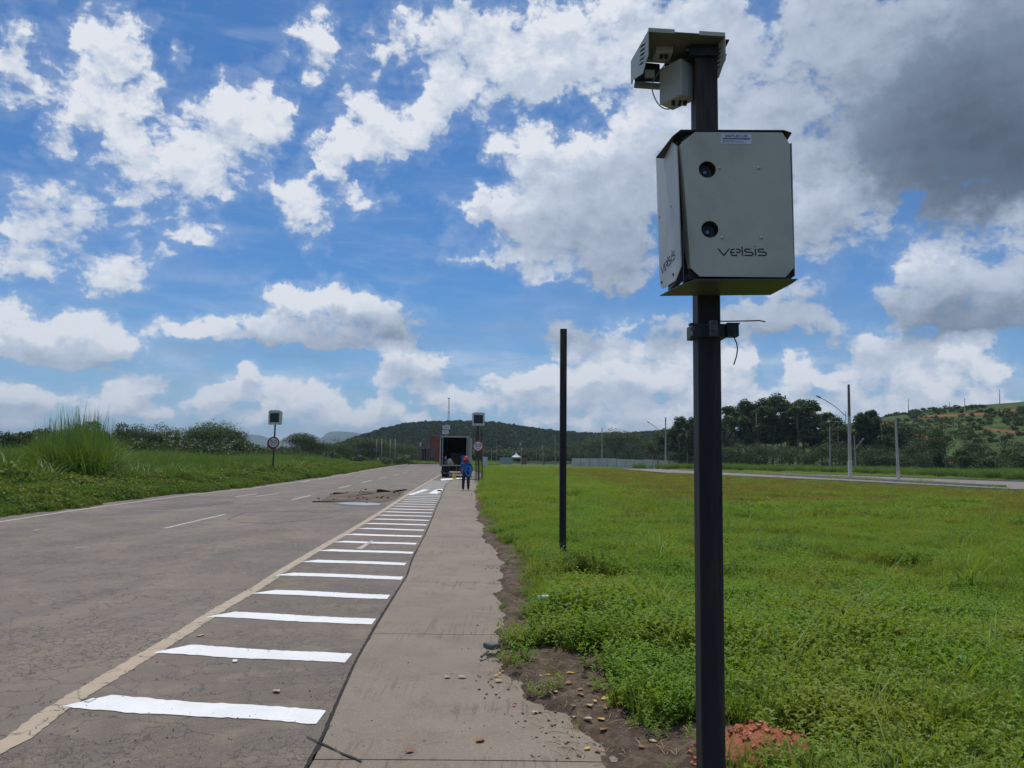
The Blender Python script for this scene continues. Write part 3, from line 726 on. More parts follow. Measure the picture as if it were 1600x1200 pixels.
def hill_mesh(name, f, az, r0, r1, mat, na=220, nr=60, attrs=None):
    A, R_ = np.meshgrid(np.linspace(az[0], az[1], na), np.linspace(r0, r1, nr)); X = np.sin(A) * R_; Y = np.cos(A) * R_
    V = np.stack([X, Y, f(X, Y)], -1).reshape(-1, 3)
    i = (np.arange(nr - 1)[:, None] * na + np.arange(na - 1)[None, :]).ravel()
    o = npmesh(name, V, np.stack([i, i + na, i + na + 1, i + 1], 1), mat); return tag(o, kind='structure')
WOOD = [(440,712),(470,704),(500,697),(520,694),(560,680),(600,668),(630,661),(660,658),(700,656.5),(740,657),(775,659),(810,664),(850,670),(890,673.5),(940,676),(980,675),(1030,672),(1080,671),(1140,672),(1200,674),(1270,676),(1330,684)]
WOOD = [(x, y + 8) for x, y in WOOD]
RIGHT = [(1150,700),(1220,686),(1300,664),(1340,658),(1380,651),(1420,645),(1440,640),(1480,636),(1520,633),(1560,630),(1600,627),(1680,622),(1760,618),(1830,620)]
RIGHT = [(x, y + 3) for x, y in RIGHT]
f_wood, az_w = hill_fn(WOOD, 430, 760, 1050, .012, 3)
f_right, az_r = hill_fn(RIGHT, 215, 420, 620, .010, 9)

def soil_cover(name, greens, red=None, sc=.03):
    mt, N = newmat(name); pos = N.n('ShaderNodeNewGeometry').outputs['Position']
    col = N.mix(N.step(N.noise(pos, sc, 6, .65), .35, .65), greens[0], greens[1])
    col = N.mix(N.step(N.noise(pos, sc * 6, 5, .7), .45, .6), col, greens[2])
    if red:
        at = N.n('ShaderNodeAttribute', attribute_name='red').outputs['Fac']
        rc = N.mix(N.noise(pos, .8, 5, .7), (.19, .065, .034), (.26, .10, .055)); col = N.mix(at, col, rc)
    b = N.n('ShaderNodeBsdfPrincipled', {'Base Color': col, 'Roughness': .95, 'Specular IOR Level': .1}); return finish(mt, N, b.outputs[0])
hill_mesh('wooded_hill', f_wood, az_w, 420, 1060, soil_cover('wood_floor', [(.022, .036, .014), (.030, .048, .018), (.016, .026, .012)]))
RED_STRIPS = [((1395,677),(1475,687),2.2),((1460,713),(1480,717),1.5),((1350,664),(1400,662),1.2),((1440,651),(1540,646),.9),((1565,642),(1640,637),1.1),((1480,722),(1500,724),.8),((1540,671),(1600,676),.8)]
def on_hill(px, py, f, r0, r1):
    d = ray(px, py); h = math.hypot(d.x, d.y); prev = None
    for k in range(1200):
        r = r0 + (r1 - r0) * k / 1200; x, y, z = d.x * r / h, d.y * r / h, EYE + d.z * r / h
        if float(f(x, y)) >= z: return Vector((x, y, float(f(x, y))))
    return None
def red_mask(x, y):
    z = f_right(x, y); p = np.stack([x, y, z - EYE], -1); q = p / (p @ np.array(_f))[..., None]
    PX = 800 + F * (q @ np.array(_r)); PY = 600 - F * (q @ np.array(_u)); m = np.zeros(np.shape(x))
    for a, b, w in RED_STRIPS:
        t = np.clip((PX - a[0]) / (b[0] - a[0]), 0, 1); yy = a[1] + (b[1] - a[1]) * t
        dd = np.abs(PY - yy) / (w * (1 + .8 * np.sin(t * 3))) + np.maximum(0, np.abs(PX - (a[0] + b[0]) / 2) - (b[0] - a[0]) / 2) * .3
        m = np.maximum(m, 1 - sst(dd + (fbm(x * .1, y * .1, 77) - .5) * 1.5, .7, 1.4))
    return m
rh = hill_mesh('grassy_hill', f_right, az_r, 205, 630, soil_cover('hill_scrub', [(.052, .086, .024), (.070, .106, .028), (.042, .066, .020)], True), 560, 240)
_v = np.empty(len(rh.data.vertices) * 3, np.float32); rh.data.vertices.foreach_get('co', _v); _v = _v.reshape(-1, 3)
_a = rh.data.attributes.new('red', 'FLOAT', 'POINT'); _a.data.foreach_set('value', red_mask(_v[:, 0].astype(float), _v[:, 1].astype(float)).astype(np.float32))
MTN = [(230,712),(300,706),(340,700),(365,688),(372,684),(380,680),(395,679),(410,681),(420,685),(432,690),(442,686),(450,681),(462,677),(480,677),(494,681),(502,685),(507,680),(514,675),(530,674),(556,676),(575,680),(600,690),(640,700),(700,706)]
f_m1, az_m = hill_fn(MTN, 5200, 6600, 8000, .004, 21)
rock = soil_cover('far_mountain', [(.05, .075, .05), (.08, .09, .06), (.035, .05, .04)], sc=.002)
hill_mesh('distant_mountains', f_m1, az_m, 5200, 8000, rock, 240, 24)
f_m2, az_m2 = hill_fn([(-300,700),(-120,697),(-40,694),(0,692),(14,693),(30,699),(60,702),(150,705),(260,706),(380,706),(450,704)], 3200, 3900, 4600, .004, 25)
hill_mesh('far_ridge', f_m2, az_m2, 3200, 4600, rock, 160, 20)

# ------------------------------------------------------------------ foliage
def leaf_quads(P0, nrm, size, rnd, aspect=.6, fold=False):
    """one small leaf-shaped quad at each point"""
    n = len(P0); a = rnd.normal(size=(n, 3)); a -= nrm * (a * nrm).sum(1, keepdims=True); a /= np.linalg.norm(a, axis=1, keepdims=True) + 1e-9
    b = np.cross(nrm, a); s = size * (.6 + .8 * rnd.random((n, 1)))
    V = np.stack([P0 - a * s, P0 - b * s * aspect, P0 + a * s, P0 + b * s * aspect], 1).reshape(-1, 3)
    return V, np.arange(n * 4).reshape(-1, 4)
def unit(v): return v / (np.linalg.norm(v, axis=-1, keepdims=True) + 1e-9)
def crown(rnd, puffs, per, size, flat=.75, aspect=.6):
    V, Fq, b = [], [], 0
    for (c, r) in puffs:
        n = int(per * r * r) + 8
        d = unit(rnd.normal(size=(n, 3))); d[:, 2] = np.where(d[:, 2] < -.4, -d[:, 2], d[:, 2])
        rr = r * (.55 + .5 * rnd.random((n, 1)) ** .5) * (1 + .25 * np.sin(d[:, :1] * 5 + d[:, 1:2] * 7 + c[0]))
        P0 = np.array(c) + d * rr * np.array([1, 1, flat])
        nr = unit(d + rnd.normal(size=(n, 3)) * .8 + np.array([0, 0, .5]))
        v, f = leaf_quads(P0, nr, size, rnd, aspect); V.append(v); Fq.append(f + b); b += len(v)
    return np.concatenate(V), np.concatenate(Fq)
MT_TREE = leafmat('tree_leaf', (.042, .070, .020), (.070, .110, .028), (.055, .085, .026), trans=.32, pscale=.05, gloss=.03)
MT_TREE2 = leafmat('tree_leaf_light', (.060, .110, .022), (.095, .155, .032), (.075, .12, .028), trans=.34, pscale=.05, gloss=.03)
MT_HILL = leafmat('hill_leaf', (.028, .054, .020), (.044, .078, .026), (.034, .062, .026), trans=.2, pscale=.012, gloss=.02)
MT_SCRUB = leafmat('scrub_leaf', (.048, .082, .024), (.070, .112, .032), (.060, .082, .028), trans=.25, pscale=.02, gloss=.02)
BARK = M('bark', (.13, .115, .095), (.22, .20, .17), 3, .9, bump=.4)
BARK_P = M('pale_bark', (.34, .31, .27), (.22, .19, .16), 1.2, .85, bump=.3)
def tree(kind, seed, H, R, label, loc, group, name='tree', mat=None, leafs=1.0, cat='tree'):
    rnd = np.random.default_rng(seed); root = thing(name, label, cat, loc, group); puffs = []; tk = MB()
    bark = BARK
    if kind == 'eucalyptus':
        bark = BARK_P; lean = rnd.normal(size=2) * .03 * H; top = Vector((lean[0], lean[1], H * .93))
        n = rnd.integers(9, 13)
        for k in range(n):
            t = .38 + .60 * (k + .5) / n; w = R * (1.05 - abs(t - .68) * 1.5) * rnd.uniform(.35, 1.0); a = rnd.uniform(0, 6.28)
            c = (top.x * t + math.cos(a) * w, top.y * t + math.sin(a) * w, H * (t * .93 + rnd.uniform(-.02, .05)))
            puffs.append((c, R * rnd.uniform(.28, .55)))
        tk.tube([(0, 0, -.3), (top.x * .4, top.y * .4, H * .4), tuple(top)], [H * .014 + .05, H * .010 + .04, .04], 6)
        base = .35; flat = .85
    elif kind == 'broad':
        n = rnd.integers(11, 16)
        for k in range(n):
            a = rnd.uniform(0, 6.28); w = R * .72 * math.sqrt(rnd.random()); z = H * (.50 + .36 * math.sqrt(max(0, 1 - (w / R) ** 2)) * rnd.uniform(.7, 1.1))
            puffs.append(((math.cos(a) * w, math.sin(a) * w, z), R * rnd.uniform(.26, .46)))
        for k in range(7):
            a = rnd.uniform(0, 6.28); puffs.append(((math.cos(a) * R * .62, math.sin(a) * R * .62, H * rnd.uniform(.28, .5)), R * rnd.uniform(.25, .4)))
        tk.tube([(0, 0, -.3), (0, 0, H * .3), (0, 0, H * .6)], [H * .035, H * .026, .06], 7); flat = .7; base = .25
    else:       # shrub: leaves to the ground
        n = rnd.integers(8, 12)
        for k in range(n):
            a = rnd.uniform(0, 6.28); w = R * .6 * math.sqrt(rnd.random()); z = H * rnd.uniform(.18, .72) * (1.15 - .5 * w / R)
            puffs.append(((math.cos(a) * w, math.sin(a) * w, z), R * rnd.uniform(.3, .5)))
        tk.tube([(0, 0, -.2), (0, 0, H * .5)], [.08, .04], 6); flat = .8; base = .1
    sz = max(.10, H * .0165); per = 4200 * leafs / len(puffs) / (np.mean([p[1] ** 2 for p in puffs]))
    V, Fq = crown(rnd, puffs, per, sz, flat)
    for c, r in puffs[:9]:
        z0 = H * rnd.uniform(base, base + .2); t = z0 / (H * .93)
        s = Vector((0, 0, z0)) if kind != 'eucalyptus' else Vector((top.x * t, top.y * t, z0))
        if c[2] > z0: tk.tube([s, (s + Vector(c)) / 2 + Vector((0, 0, -.2)), Vector(c)], [.012 * H * .6 + .02, .006 * H + .02, .02], 5)
    tk.build('trunk', bark, root, smooth=True)
    npmesh('crown', V, Fq, mat or MT_TREE, smooth=False, parent=root)
    return root

def low_tree(seed, H, R, n, mat, flat=.8, size=.5):
    rnd = np.random.default_rng(seed); puffs = [((0, 0, H * .55), R * .8)]
    for k in range(5):
        a = rnd.uniform(0, 6.28); puffs.append(((math.cos(a) * R * .5, math.sin(a) * R * .5, H * rnd.uniform(.35, .8)), R * rnd.uniform(.35, .55)))
    V, Fq = crown(rnd, puffs, n / 6 / (R * R * .35), size, flat)
    return npmesh('canopy_proto', V, Fq, mat, smooth=False, link=False)

def wood_points(f, az, r0, r1, n, keep=None, rnd=RNG, amax=None):
    a = rnd.uniform(az[0], az[1], n); r = np.sqrt(rnd.uniform(r0 ** 2, r1 ** 2, n)); x = np.sin(a) * r; y = np.cos(a) * r
    z = f(x, y); ok = z > .5
    if keep is not None: ok &= keep(x, y, z)
    return np.stack([x, y, z], 1)[ok]
# the far wood: one mass of crowns
pts = wood_points(f_wood, (az_w[0] + .05, az_w[1]), 440, 800, 22000, lambda x, y, z: (z > 2))
pr = [low_tree(100 + k, 7.5, 3.6, 260, MT_HILL, .85, .62) for k in range(4)] + [low_tree(120, 10.0, 2.6, 240, MT_HILL, 1.0, .6)]
n = len(pts); pts[:, 2] -= .6
scatter('wood', pr, pts, np.stack([0 * pts[:, 0], 0 * pts[:, 0], RNG.random(n) * 6.28], 1), (.38 + .30 * RNG.random(n)) , RNG.choice(5, n, p=[.24, .24, .23, .23, .06]).astype(np.float32), 'dense dark green forest covering the round hill behind the truck', 'forest')
# a paler belt of the same wood at the foot of the hill
def foot(x, y, z): return np.ones(len(x), bool)
n = 1500; a = RNG.uniform(rad(-24), rad(18), n); r = RNG.uniform(330, 450, n); pts = np.stack([np.sin(a) * r, np.cos(a) * r, np.zeros(n) - .3], 1)
keep = fbm(pts[:, 0] * .02, pts[:, 1] * .02, 61) > .40; pts = pts[keep]; n = len(pts)
pr2 = [low_tree(140 + k, 8.5, 3.8, 380, MT_TREE, .9, .5) for k in range(4)]
scatter('foothill_wood', pr2, pts, np.stack([0 * pts[:, 0], 0 * pts[:, 0], RNG.random(n) * 6.28], 1), .5 + .45 * RNG.random(n), RNG.integers(0, 4, n).astype(np.float32), 'belt of low dark trees at the foot of the wooded hill', 'forest')
# scrub on the right hill
pts = wood_points(f_right, az_r, 215, 470, 8000, lambda x, y, z: (fbm(x * .018, y * .035, 70) > .53) & (red_mask(x, y) < .25))
pr3 = [low_tree(160 + k, 2.2, 1.5, 160, MT_SCRUB, .7, .26) for k in range(4)]
n = len(pts); pts[:, 2] -= .45
scatter('hill_scrub', pr3, pts, np.stack([0 * pts[:, 0], 0 * pts[:, 0], RNG.random(n) * 6.28], 1), (.35 + .75 * RNG.random(n) ** 2) * (.5 + .8 * fbm(pts[:, 0] * .03, pts[:, 1] * .03, 5)), RNG.integers(0, 4, n).astype(np.float32), 'patchy green scrub and bushes over the grassy hill on the right', 'scrub')

# ------------------------------------------------------------------ trees one can tell apart
def place(px, dist, z=0.0):
    d = ray(px, 718); return Vector((d.x / d.y * dist, dist, z))
def ht(px, py_top, dist): return P(px, py_top, dist).z
# eucalyptus belt right of the camera post
belt = [(1062,655,205,3.2),(1075,650,198,3.4),(1090,655,204,3.4),(1130,645,190,4.0),(1141,632,196,3.6),(1154,625,200,4.0),(1168,634,205,3.8),(1182,632,190,4.2),(1196,627,200,4.2),(1207,620,194,4.2),(1222,622,198,4.4),(1234,629,206,4.0),(1247,624,190,4.2),(1259,622,198,4.0),(1271,630,196,3.8),(1284,632,190,3.0),(1297,655,182,3.4),(1312,664,176,3.4),(1340,652,176,4.0),(1355,643,172,3.6),(1367,634,170,2.6),(1380,655,168,4.0),(1395,660,172,4.0),(1045,668,215,3.6),(1028,678,222,4.4),(1106,652,210,3.6),(1300,668,200,5),(1420,672,176,4.5)]
ORD = ['leftmost', 'second from the left', 'third from the left', 'fourth from the left', 'fifth from the left', 'sixth from the left', 'seventh from the left', 'eighth from the left', 'ninth from the left', 'tenth from the left'] + ['%s from the left' % w for w in ('eleventh', 'twelfth', 'thirteenth', 'fourteenth', 'fifteenth', 'sixteenth', 'seventeenth', 'eighteenth', 'nineteenth', 'twentieth')]
belt.sort(); sec = {}
for i, (px, top, dd, R) in enumerate(belt):
    H = ht(px, top, dd); side = 'left of the camera post' if px < 1105 else ('right of the camera post' if px < 1320 else 'right of the tallest pole'); k = sec[side] = sec.get(side, -1) + 1
    tree('eucalyptus', 300 + i, H, R, 'tall dark feathery tree, ' + ORD[k] + ' in the belt ' + side, place(px, dd), 'eucalyptus trees in the belt beyond the field', name='eucalyptus_tree', leafs=1.25)
for i, (px, top, dd, R) in enumerate(sorted([(1130,690,178,4),(1150,686,180,4.5),(1172,692,176,4),(1195,688,178,5),(1218,690,175,5),(1240,688,178,4.5),(1262,692,172,4),(1285,690,170,5),(1305,686,168,5),(1340,690,165,5),(1365,684,162,5.5),(1388,688,160,5),(1415,690,158,5),(1440,697,156,4.5),(1080,694,200,4),(1062,697,205,4)])):
    tree('shrub', 400 + i, ht(px, top, dd), R, 'low dark bushy tree, ' + ORD[i] + ' along the foot of the tree belt', place(px, dd), 'bushes under the tree belt', name='bushy_tree', leafs=.9)
for i, (px, top, dd, R, lab) in enumerate([(1500,695,120,2.6,'round dark bush below the red earth cut on the hill'),(1578,690,118,3.6,'large dark bushy tree at the right edge of the picture'),(1610,700,112,3.0,'dark bush beyond the right edge behind the tall grass'),(1545,712,125,2.4,'small dark bush left of the large bushy tree at the right edge'),(1470,702,135,2.2,'low dark shrub left of the round dark bush'),(1440,676,165,4.2,'dark leafy tree on the slope right of the leaning pole'),(1523,684,150,3.4,'dark leafy tree on the slope between the two dark bushes'),(1592,676,150,4.0,'dark tree on the slope at the very right edge'),(1455,668,190,4.0,'dark tree higher on the slope right of the leaning pole')]):
    tree('shrub', 430 + i, ht(px, top, dd), R, lab, place(px, dd), 'dark bushes beyond the far street', name='bush', leafs=1.2, cat='bush')
tree('eucalyptus', 440, ht(1478, 655, 132), 3.4, 'thin dark open tree standing against the grassy hill', place(1478, 132), None, name='open_tree', leafs=.5)
# broad trees behind the block wall
for i, (px, top, dd, R) in enumerate([(905,692,285,8),(935,686,290,9),(962,674,292,9),(985,678,290,9),(1008,690,285,8),(880,696,300,7),(850,700,310,7)]):
    tree('broad', 450 + i, ht(px, top, dd), R, ['dark round tree behind the left end of the block wall', 'dark round tree, second behind the left part of the block wall', 'tallest round tree behind the middle of the concrete block wall', 'round tree just right of the tallest one behind the block wall', 'round tree behind the right part of the block wall', 'dark low tree seen just left of the black square post', 'dark low tree between the tent and the black square post'][i], place(px, dd), 'round trees behind the block wall', name='round_tree', leafs=1.1)
# left of the road
LT = [(30,676,70,1.6,'eucalyptus','dark narrow tree at the far left behind the cane grass'),(48,672,72,1.8,'eucalyptus','thin dark tree beside the narrow one at the far left'),
 (142,663,98,2.1,'eucalyptus','airy small tree with flat clumps behind the cane grass'),(158,675,100,1.6,'eucalyptus','smaller airy tree right of the flat clumped one'),(180,665,102,1.9,'eucalyptus','small upright tree with a ball crown left of the spreading trees'),
 (215,677,118,4.4,'broad','dark spreading tree left of the tree with a raised tuft'),(235,665,120,3.0,'eucalyptus','dark tree with a raised tuft above the hedge'),(252,682,122,4.0,'broad','low dark tree between the tufted tree and the big rounded one'),
 (300,672,125,5.5,'broad','big rounded tree at the left of the road, left half of the clump'),(328,667,128,6.0,'broad','big rounded tree at the left of the road, tallest of the clump'),(352,673,130,4.5,'broad','rounded tree at the right end of the big clump'),(365,680,135,2.6,'eucalyptus','thin leafy tree closing the right end of the big clump'),
 (195,694,112,4,'shrub','low dark bush under the spreading trees'),(275,692,118,4.5,'shrub','low dark bush at the foot of the big rounded trees'),(378,700,140,4,'shrub','dark bush left of the blue mountains'),
 (440,700,165,5,'shrub','dark low tree under the left speed sign'),(467,680,175,5,'broad','dark tree rising against the blue mountains'),(485,693,180,5,'broad','dark tree right of the one against the mountains'),(520,697,190,5.5,'broad','dark tree left of the black dense one'),
 (555,687,200,7,'broad','black dense tree left of the pale trunks'),(575,688,203,6.5,'broad','dense dark tree above the pale trunks'),(600,693,215,6,'broad','dark tree behind the pale trunks'),(625,697,230,6,'broad','dark tree left of the brick building'),(645,700,240,6,'broad','dark tree just left of the scaffolding'),(415,702,150,4,'shrub','dark bush left of the left speed sign'),(500,702,185,5,'shrub','low dark bush right of the left speed sign')]
for i, (px, top, dd, R, kd, lab) in enumerate(LT):
    tree(kd, 500 + i, ht(px, top, dd), R, lab, place(px, dd), None, name={'eucalyptus': 'slender_tree', 'broad': 'spreading_tree', 'shrub': 'bush'}[kd], leafs=2.2 if kd == 'broad' else (1.2 if kd == 'shrub' else .7), mat=MT_TREE2 if i in (8, 9) else None, cat='bush' if kd == 'shrub' else 'tree')
for i, px in enumerate((579.6, 587, 595, 601, 608, 616)):
    b = MB(); b.tube([(0, 0, -.2), (.15, 0, 3), (.1, .1, 6.5)], [.22, .17, .10], 7)
    o = b.build('bare_trunk', BARK_P, None, smooth=True); o.location = place(px, 205 - (i % 3) * 6); 
    tag(o, ['pale bare tree trunk, leftmost of the row before the dark trees', 'pale bare trunk, second from the left in the row', 'pale bare trunk, third from the left in the row', 'pale bare trunk, fourth from the left in the row', 'pale bare trunk, fifth from the left in the row', 'pale bare trunk, rightmost of the row near the brick building'][i], 'tree trunk', 'pale bare trunks before the dark trees')

# ------------------------------------------------------------------ small plants
LEAF = leafmat('weed_leaf', (.130, .250, .018), (.200, .335, .028), (.235, .295, .028), trans=.42, pscale=.7, gloss=.02)
LEAF_D = leafmat('creeper_leaf', (.090, .165, .018), (.150, .235, .030), (.165, .210, .030), trans=.38, pscale=.4, gloss=.02)
CLUMP = leafmat('clump_leaf', (.085, .175, .020), (.130, .230, .028), (.100, .190, .022), trans=.38, pscale=.7, gloss=.02)
BLADE = leafmat('grass_blade', (.150, .255, .028), (.215, .325, .042), (.240, .285, .042), trans=.45, pscale=.6, gloss=.02)
BLADE_Y = leafmat('dry_blade', (.225, .215, .048), (.275, .250, .066), (.190, .205, .042), trans=.35, pscale=.5, gloss=.01)
CANE = leafmat('cane_leaf', (.085, .165, .024), (.160, .245, .042), (.110, .190, .030), trans=.35, pscale=.3, gloss=.03)
def blades(rnd, n, R, h, w, droop, segs=3):
    """arching ribbons"""
    a = rnd.uniform(0, 6.28, n); r = R * np.sqrt(rnd.random(n)); base = np.stack([np.cos(a) * r, np.sin(a) * r, np.zeros(n)], 1)
    d = rnd.uniform(0, 6.28, n); out = np.stack([np.cos(d), np.sin(d), np.zeros(n)], 1); hh = h * (.55 + .6 * rnd.random(n)); dr = droop * (.4 + rnd.random(n)); side = np.stack([-np.sin(d), np.cos(d), np.zeros(n)], 1)
    rows = []
    for k in range(segs + 1):
        t = k / segs; ww = w * (1 - t ** 1.6) * .5 + w * .04
        c = base + out * (dr * hh * t ** 1.8)[:, None]; c[:, 2] = hh * (t - .42 * dr * t ** 2.6)
        rows += [c - side * ww, c + side * ww]
    V = np.stack(rows, 1).reshape(-1, 3); m = 2 * (segs + 1); b = (np.arange(n) * m)[:, None]
    Fq = np.concatenate([b + np.array([[2 * k, 2 * k + 1, 2 * k + 3, 2 * k + 2]]) for k in range(segs)])
    return V, Fq
def weed(rnd, stems, R, h, leaf, per=7):
    """leafy stems: pointed leaves of four triangles, folded along the rib"""
    V, Fq, b = [], [], 0
    for s in range(stems):
        a = rnd.uniform(0, 6.28); r = R * math.sqrt(rnd.random()); base = np.array([math.cos(a) * r, math.sin(a) * r, 0]); ln = rnd.normal(size=2) * .22; hh = h * rnd.uniform(.5, 1.1)
        for k in range(per):
            t = .22 + .78 * (k + rnd.random()) / per; c = base + np.array([ln[0] * hh * t, ln[1] * hh * t, hh * t])
            d = rnd.uniform(0, 6.28) ; up = rnd.uniform(.05, .75) + .35 * t; L = leaf * rnd.uniform(.65, 1.25) * (1.1 - .35 * t); W = L * rnd.uniform(.17, .29)
            o = unit(np.array([math.cos(d), math.sin(d), up])); sd = unit(np.cross(o, [0, 0, 1.0])); n = np.cross(sd, o); tip = o * L + np.array([0, 0, -.22 * L])
            m = c + o * L * .45
            vs = [c, m + sd * W + n * W * .45, c + tip, m - sd * W + n * W * .45, m]
            V += vs; Fq += [(b, b + 4, b + 1, b + 1), (b + 4, b + 2, b + 1, b + 1), (b, b + 3, b + 4, b + 4), (b + 3, b + 2, b + 4, b + 4)]; b += 5
    V = np.array(V); tri = np.array(Fq)[:, :3]; return V, tri
R1 = np.random.default_rng(5)
protos = []
for k in range(4): protos.append(npmesh('weed_proto', *weed(R1, 14, .15, .24, .058, 9), LEAF, smooth=False, link=False))
for k in range(3): protos.append(npmesh('tuft_proto', *blades(R1, 46, .11, .26, .008, .55), BLADE, link=False))
for k in range(2): protos.append(npmesh('dry_tuft_proto', *blades(R1, 36, .10, .22, .006, .7), BLADE_Y, link=False))
protos.append(npmesh('long_tuft_proto', *blades(R1, 26, .07, .55, .011, .9, 4), BLADE, link=False))     # 9

protos_f = [npmesh('fine_weed_proto', *weed(R1, 16, .20, .20, .046, 9), LEAF, smooth=False, link=False) for k in range(4)]
protos_f += [npmesh('fine_tuft_proto', *blades(R1, 60, .17, .22, .009, .55, 2), BLADE, link=False) for k in range(3)] + [npmesh('fine_dry_proto', *blades(R1, 50, .16, .14, .008, .7, 2), BLADE_Y, link=False) for k in range(2)] + [protos[9]]
def polar_pts(n, r0, r1, a0, a1):
    a = RNG.uniform(a0, a1, n); r = np.sqrt(RNG.uniform(r0 ** 2, r1 ** 2, n)); return np.sin(a) * r, np.cos(a) * r
def field(name, n, r0, r1, pick, smin, smax, label, a0=-9, a1=41, dens=None, prot=None, cat='grass'):
    x, y = polar_pts(n, r0, r1, rad(a0), rad(a1)); z, dirt, dry, red, e, w = land(x, y)
    ok = (np.hypot(x - .95, y - 3.38) > .34) & (e > .10) & (RNG.random(n) > np.clip(dirt * 1.25 - .12, 0, .985)) & (RNG.random(n) > sst(red, .02, .35) * 1.02)
    cover = fbm(x * 1.3, y * 1.3, 81)
    if dens: ok &= dens(x, y, dirt, dry, cover)
    x, y, z, dry, e, cover = [q[ok] for q in (x, y, z, dry, e, cover)]; m = len(x)
    idx = pick(x, y, dry, e, m); s = (smin + (smax - smin) * RNG.random(m) ** 1.5) * (.45 + 1.1 * fbm(x * .9, y * .9, 90)) * (.55 + .45 * sst(e, .1, .9)) 
    rot = np.stack([RNG.normal(size=m) * .10, RNG.normal(size=m) * .10, RNG.random(m) * 6.28], 1)
    return scatter(name, prot or protos, np.stack([x, y, z - .015], 1), rot, s, idx.astype(np.float32), label, cat)
def pick_near(x, y, dry, e, m):
    u = RNG.random(m); patch = fbm(x * .6, y * .6, 95)
    k = RNG.integers(0, 4, m); g = 4 + RNG.integers(0, 3, m); dr = 7 + RNG.integers(0, 2, m)
    out = np.where(u < np.clip(.80 - (patch - .5) * 3.0, .25, .96), k, g)
    edge = np.clip(1.3 - e * .9, 0, 1) * .22
    out = np.where(RNG.random(m) < np.maximum(dry * .8, .05 + edge + .5 * sst(fbm(x * .5, y * .5, 120), .60, .72)), dr, out)
    return np.where(RNG.random(m) < .005, 9, out)
field('near_weeds', 15500, 3.4, 9.5, pick_near, .55, 1.25, 'dense bright green leafy weeds and grass beside the concrete strip')
field('field_weeds', 34000, 9.5, 24, pick_near, .60, 1.2, 'green weeds covering the open field behind the posts', prot=protos_f)
field('dark_clumps', 800, 7, 40, lambda x, y, dry, e, m: RNG.integers(0, 3, m) * 1.0, .45, .95, 'scattered taller dark clumps of weeds in the field', prot=[npmesh('clump_proto', *weed(R1, 46, .40, .42, .085, 9), CLUMP, smooth=False, link=False) for k in range(3)], dens=lambda x, y, dirt, dry, cover: (fbm(x * .6, y * .6, 99) > .53) & (dry < .5))
# mid field: bigger, sparser tufts
protos_m = []
for k in range(3): protos_m.append(npmesh('patch_proto', *weed(R1, 34, .42, .24, .085, 6), LEAF, smooth=False, link=False))
for k in range(2): protos_m.append(npmesh('patch_grass_proto', *blades(R1, 110, .42, .30, .018, .6, 2), BLADE, link=False))
for k in range(2): protos_m.append(npmesh('patch_dry_proto', *blades(R1, 110, .45, .15, .018, .8, 2), BLADE_Y, link=False))
def pick_mid(x, y, dry, e, m):
    u = RNG.random(m); patch = fbm(x * .25, y * .25, 96)
    out = np.where(u < np.clip(.55 - (patch - .5) * 3, .1, .95), RNG.integers(0, 3, m), 3 + RNG.integers(0, 2, m))
    return np.where(RNG.random(m) < np.clip(dry * 1.25, .04, .96), 5 + RNG.integers(0, 2, m), out)
def pave_free(x, y, dirt, dry, cover):
    g = sorted([(p.x, p.y) for p in fr_n]); yn = np.interp(x, [a for a, b in g], [b for a, b in g])
    g = sorted([(p.x, p.y) for p in fr_f]); yf = np.interp(x, [a for a, b in g], [b for a, b in g])
    return ~((y > yn - .6) & (y < yf + .7) & (x > 21))
field('mid_field_grass', 26000, 24, 75, pick_mid, .75, 1.25, 'green and yellowing grass in the middle of the field', prot=protos_m, dens=pave_free)
field('far_field_grass', 16000, 75, 170, pick_mid, 1.0, 1.7, 'grass at the far side of the field and beyond the street', prot=protos_m, dens=pave_free)
# tall grass in front of the tree belt
tall = [npmesh('tall_proto', *blades(R1, 130, .7, 1.5, .035, .45, 3), CANE, link=False) for k in range(3)]
x, y = polar_pts(5200, 60, 172, rad(9), rad(41))
bl = np.interp(np.arctan2(x, y), [rad(9), rad(14), rad(20), rad(26), rad(33), rad(41)], [165, 160, 145, 130, 98, 70])
ok = (np.hypot(x, y) > bl - 4) & (np.hypot(x, y) < bl + 30) & pave_free(x, y, 0, 0, 0); x, y = x[ok], y[ok]; n = len(x)
scatter('tall_grass', tall, np.stack([x, y, x * 0], 1), np.stack([x * 0, x * 0, RNG.random(n) * 6.28], 1), .6 + .6 * fbm(x * .1, y * .1, 7), RNG.integers(0, 3, n).astype(np.float32), 'band of tall green grass before the tree belt beyond the street', 'grass')

# left bank: creepers along the road, tall grass behind, one high stand of cane grass
def bank(name, n, y0, y1, w0, w1, prot, smin, smax, zadd, label, hfn=None, cat='undergrowth', dens=1.0):
    y = RNG.uniform(y0, y1, n) if y1 < 60 else np.exp(RNG.uniform(math.log(y0), math.log(y1), n)); w = RNG.uniform(w0, w1, n)
    x = xl(y) - .75 - w - (fbm(y * .35, y * 0, 31) - .5) * 1.2; z, dirt, dry, red, e, ww = land(x, y)
    s = smin + (smax - smin) * RNG.random(n)
    if hfn is not None: s = s * hfn(x, y, w)
    ok = s > .12; x, y, z, s = x[ok], y[ok], z[ok], s[ok]; m = len(x)
    return scatter(name, prot, np.stack([x, y, np.maximum(z, 0) - .05 + zadd], 1), np.stack([RNG.normal(size=m) * .12, RNG.normal(size=m) * .12, RNG.random(m) * 6.28], 1), s, RNG.integers(0, len(prot), m).astype(np.float32), label, cat)
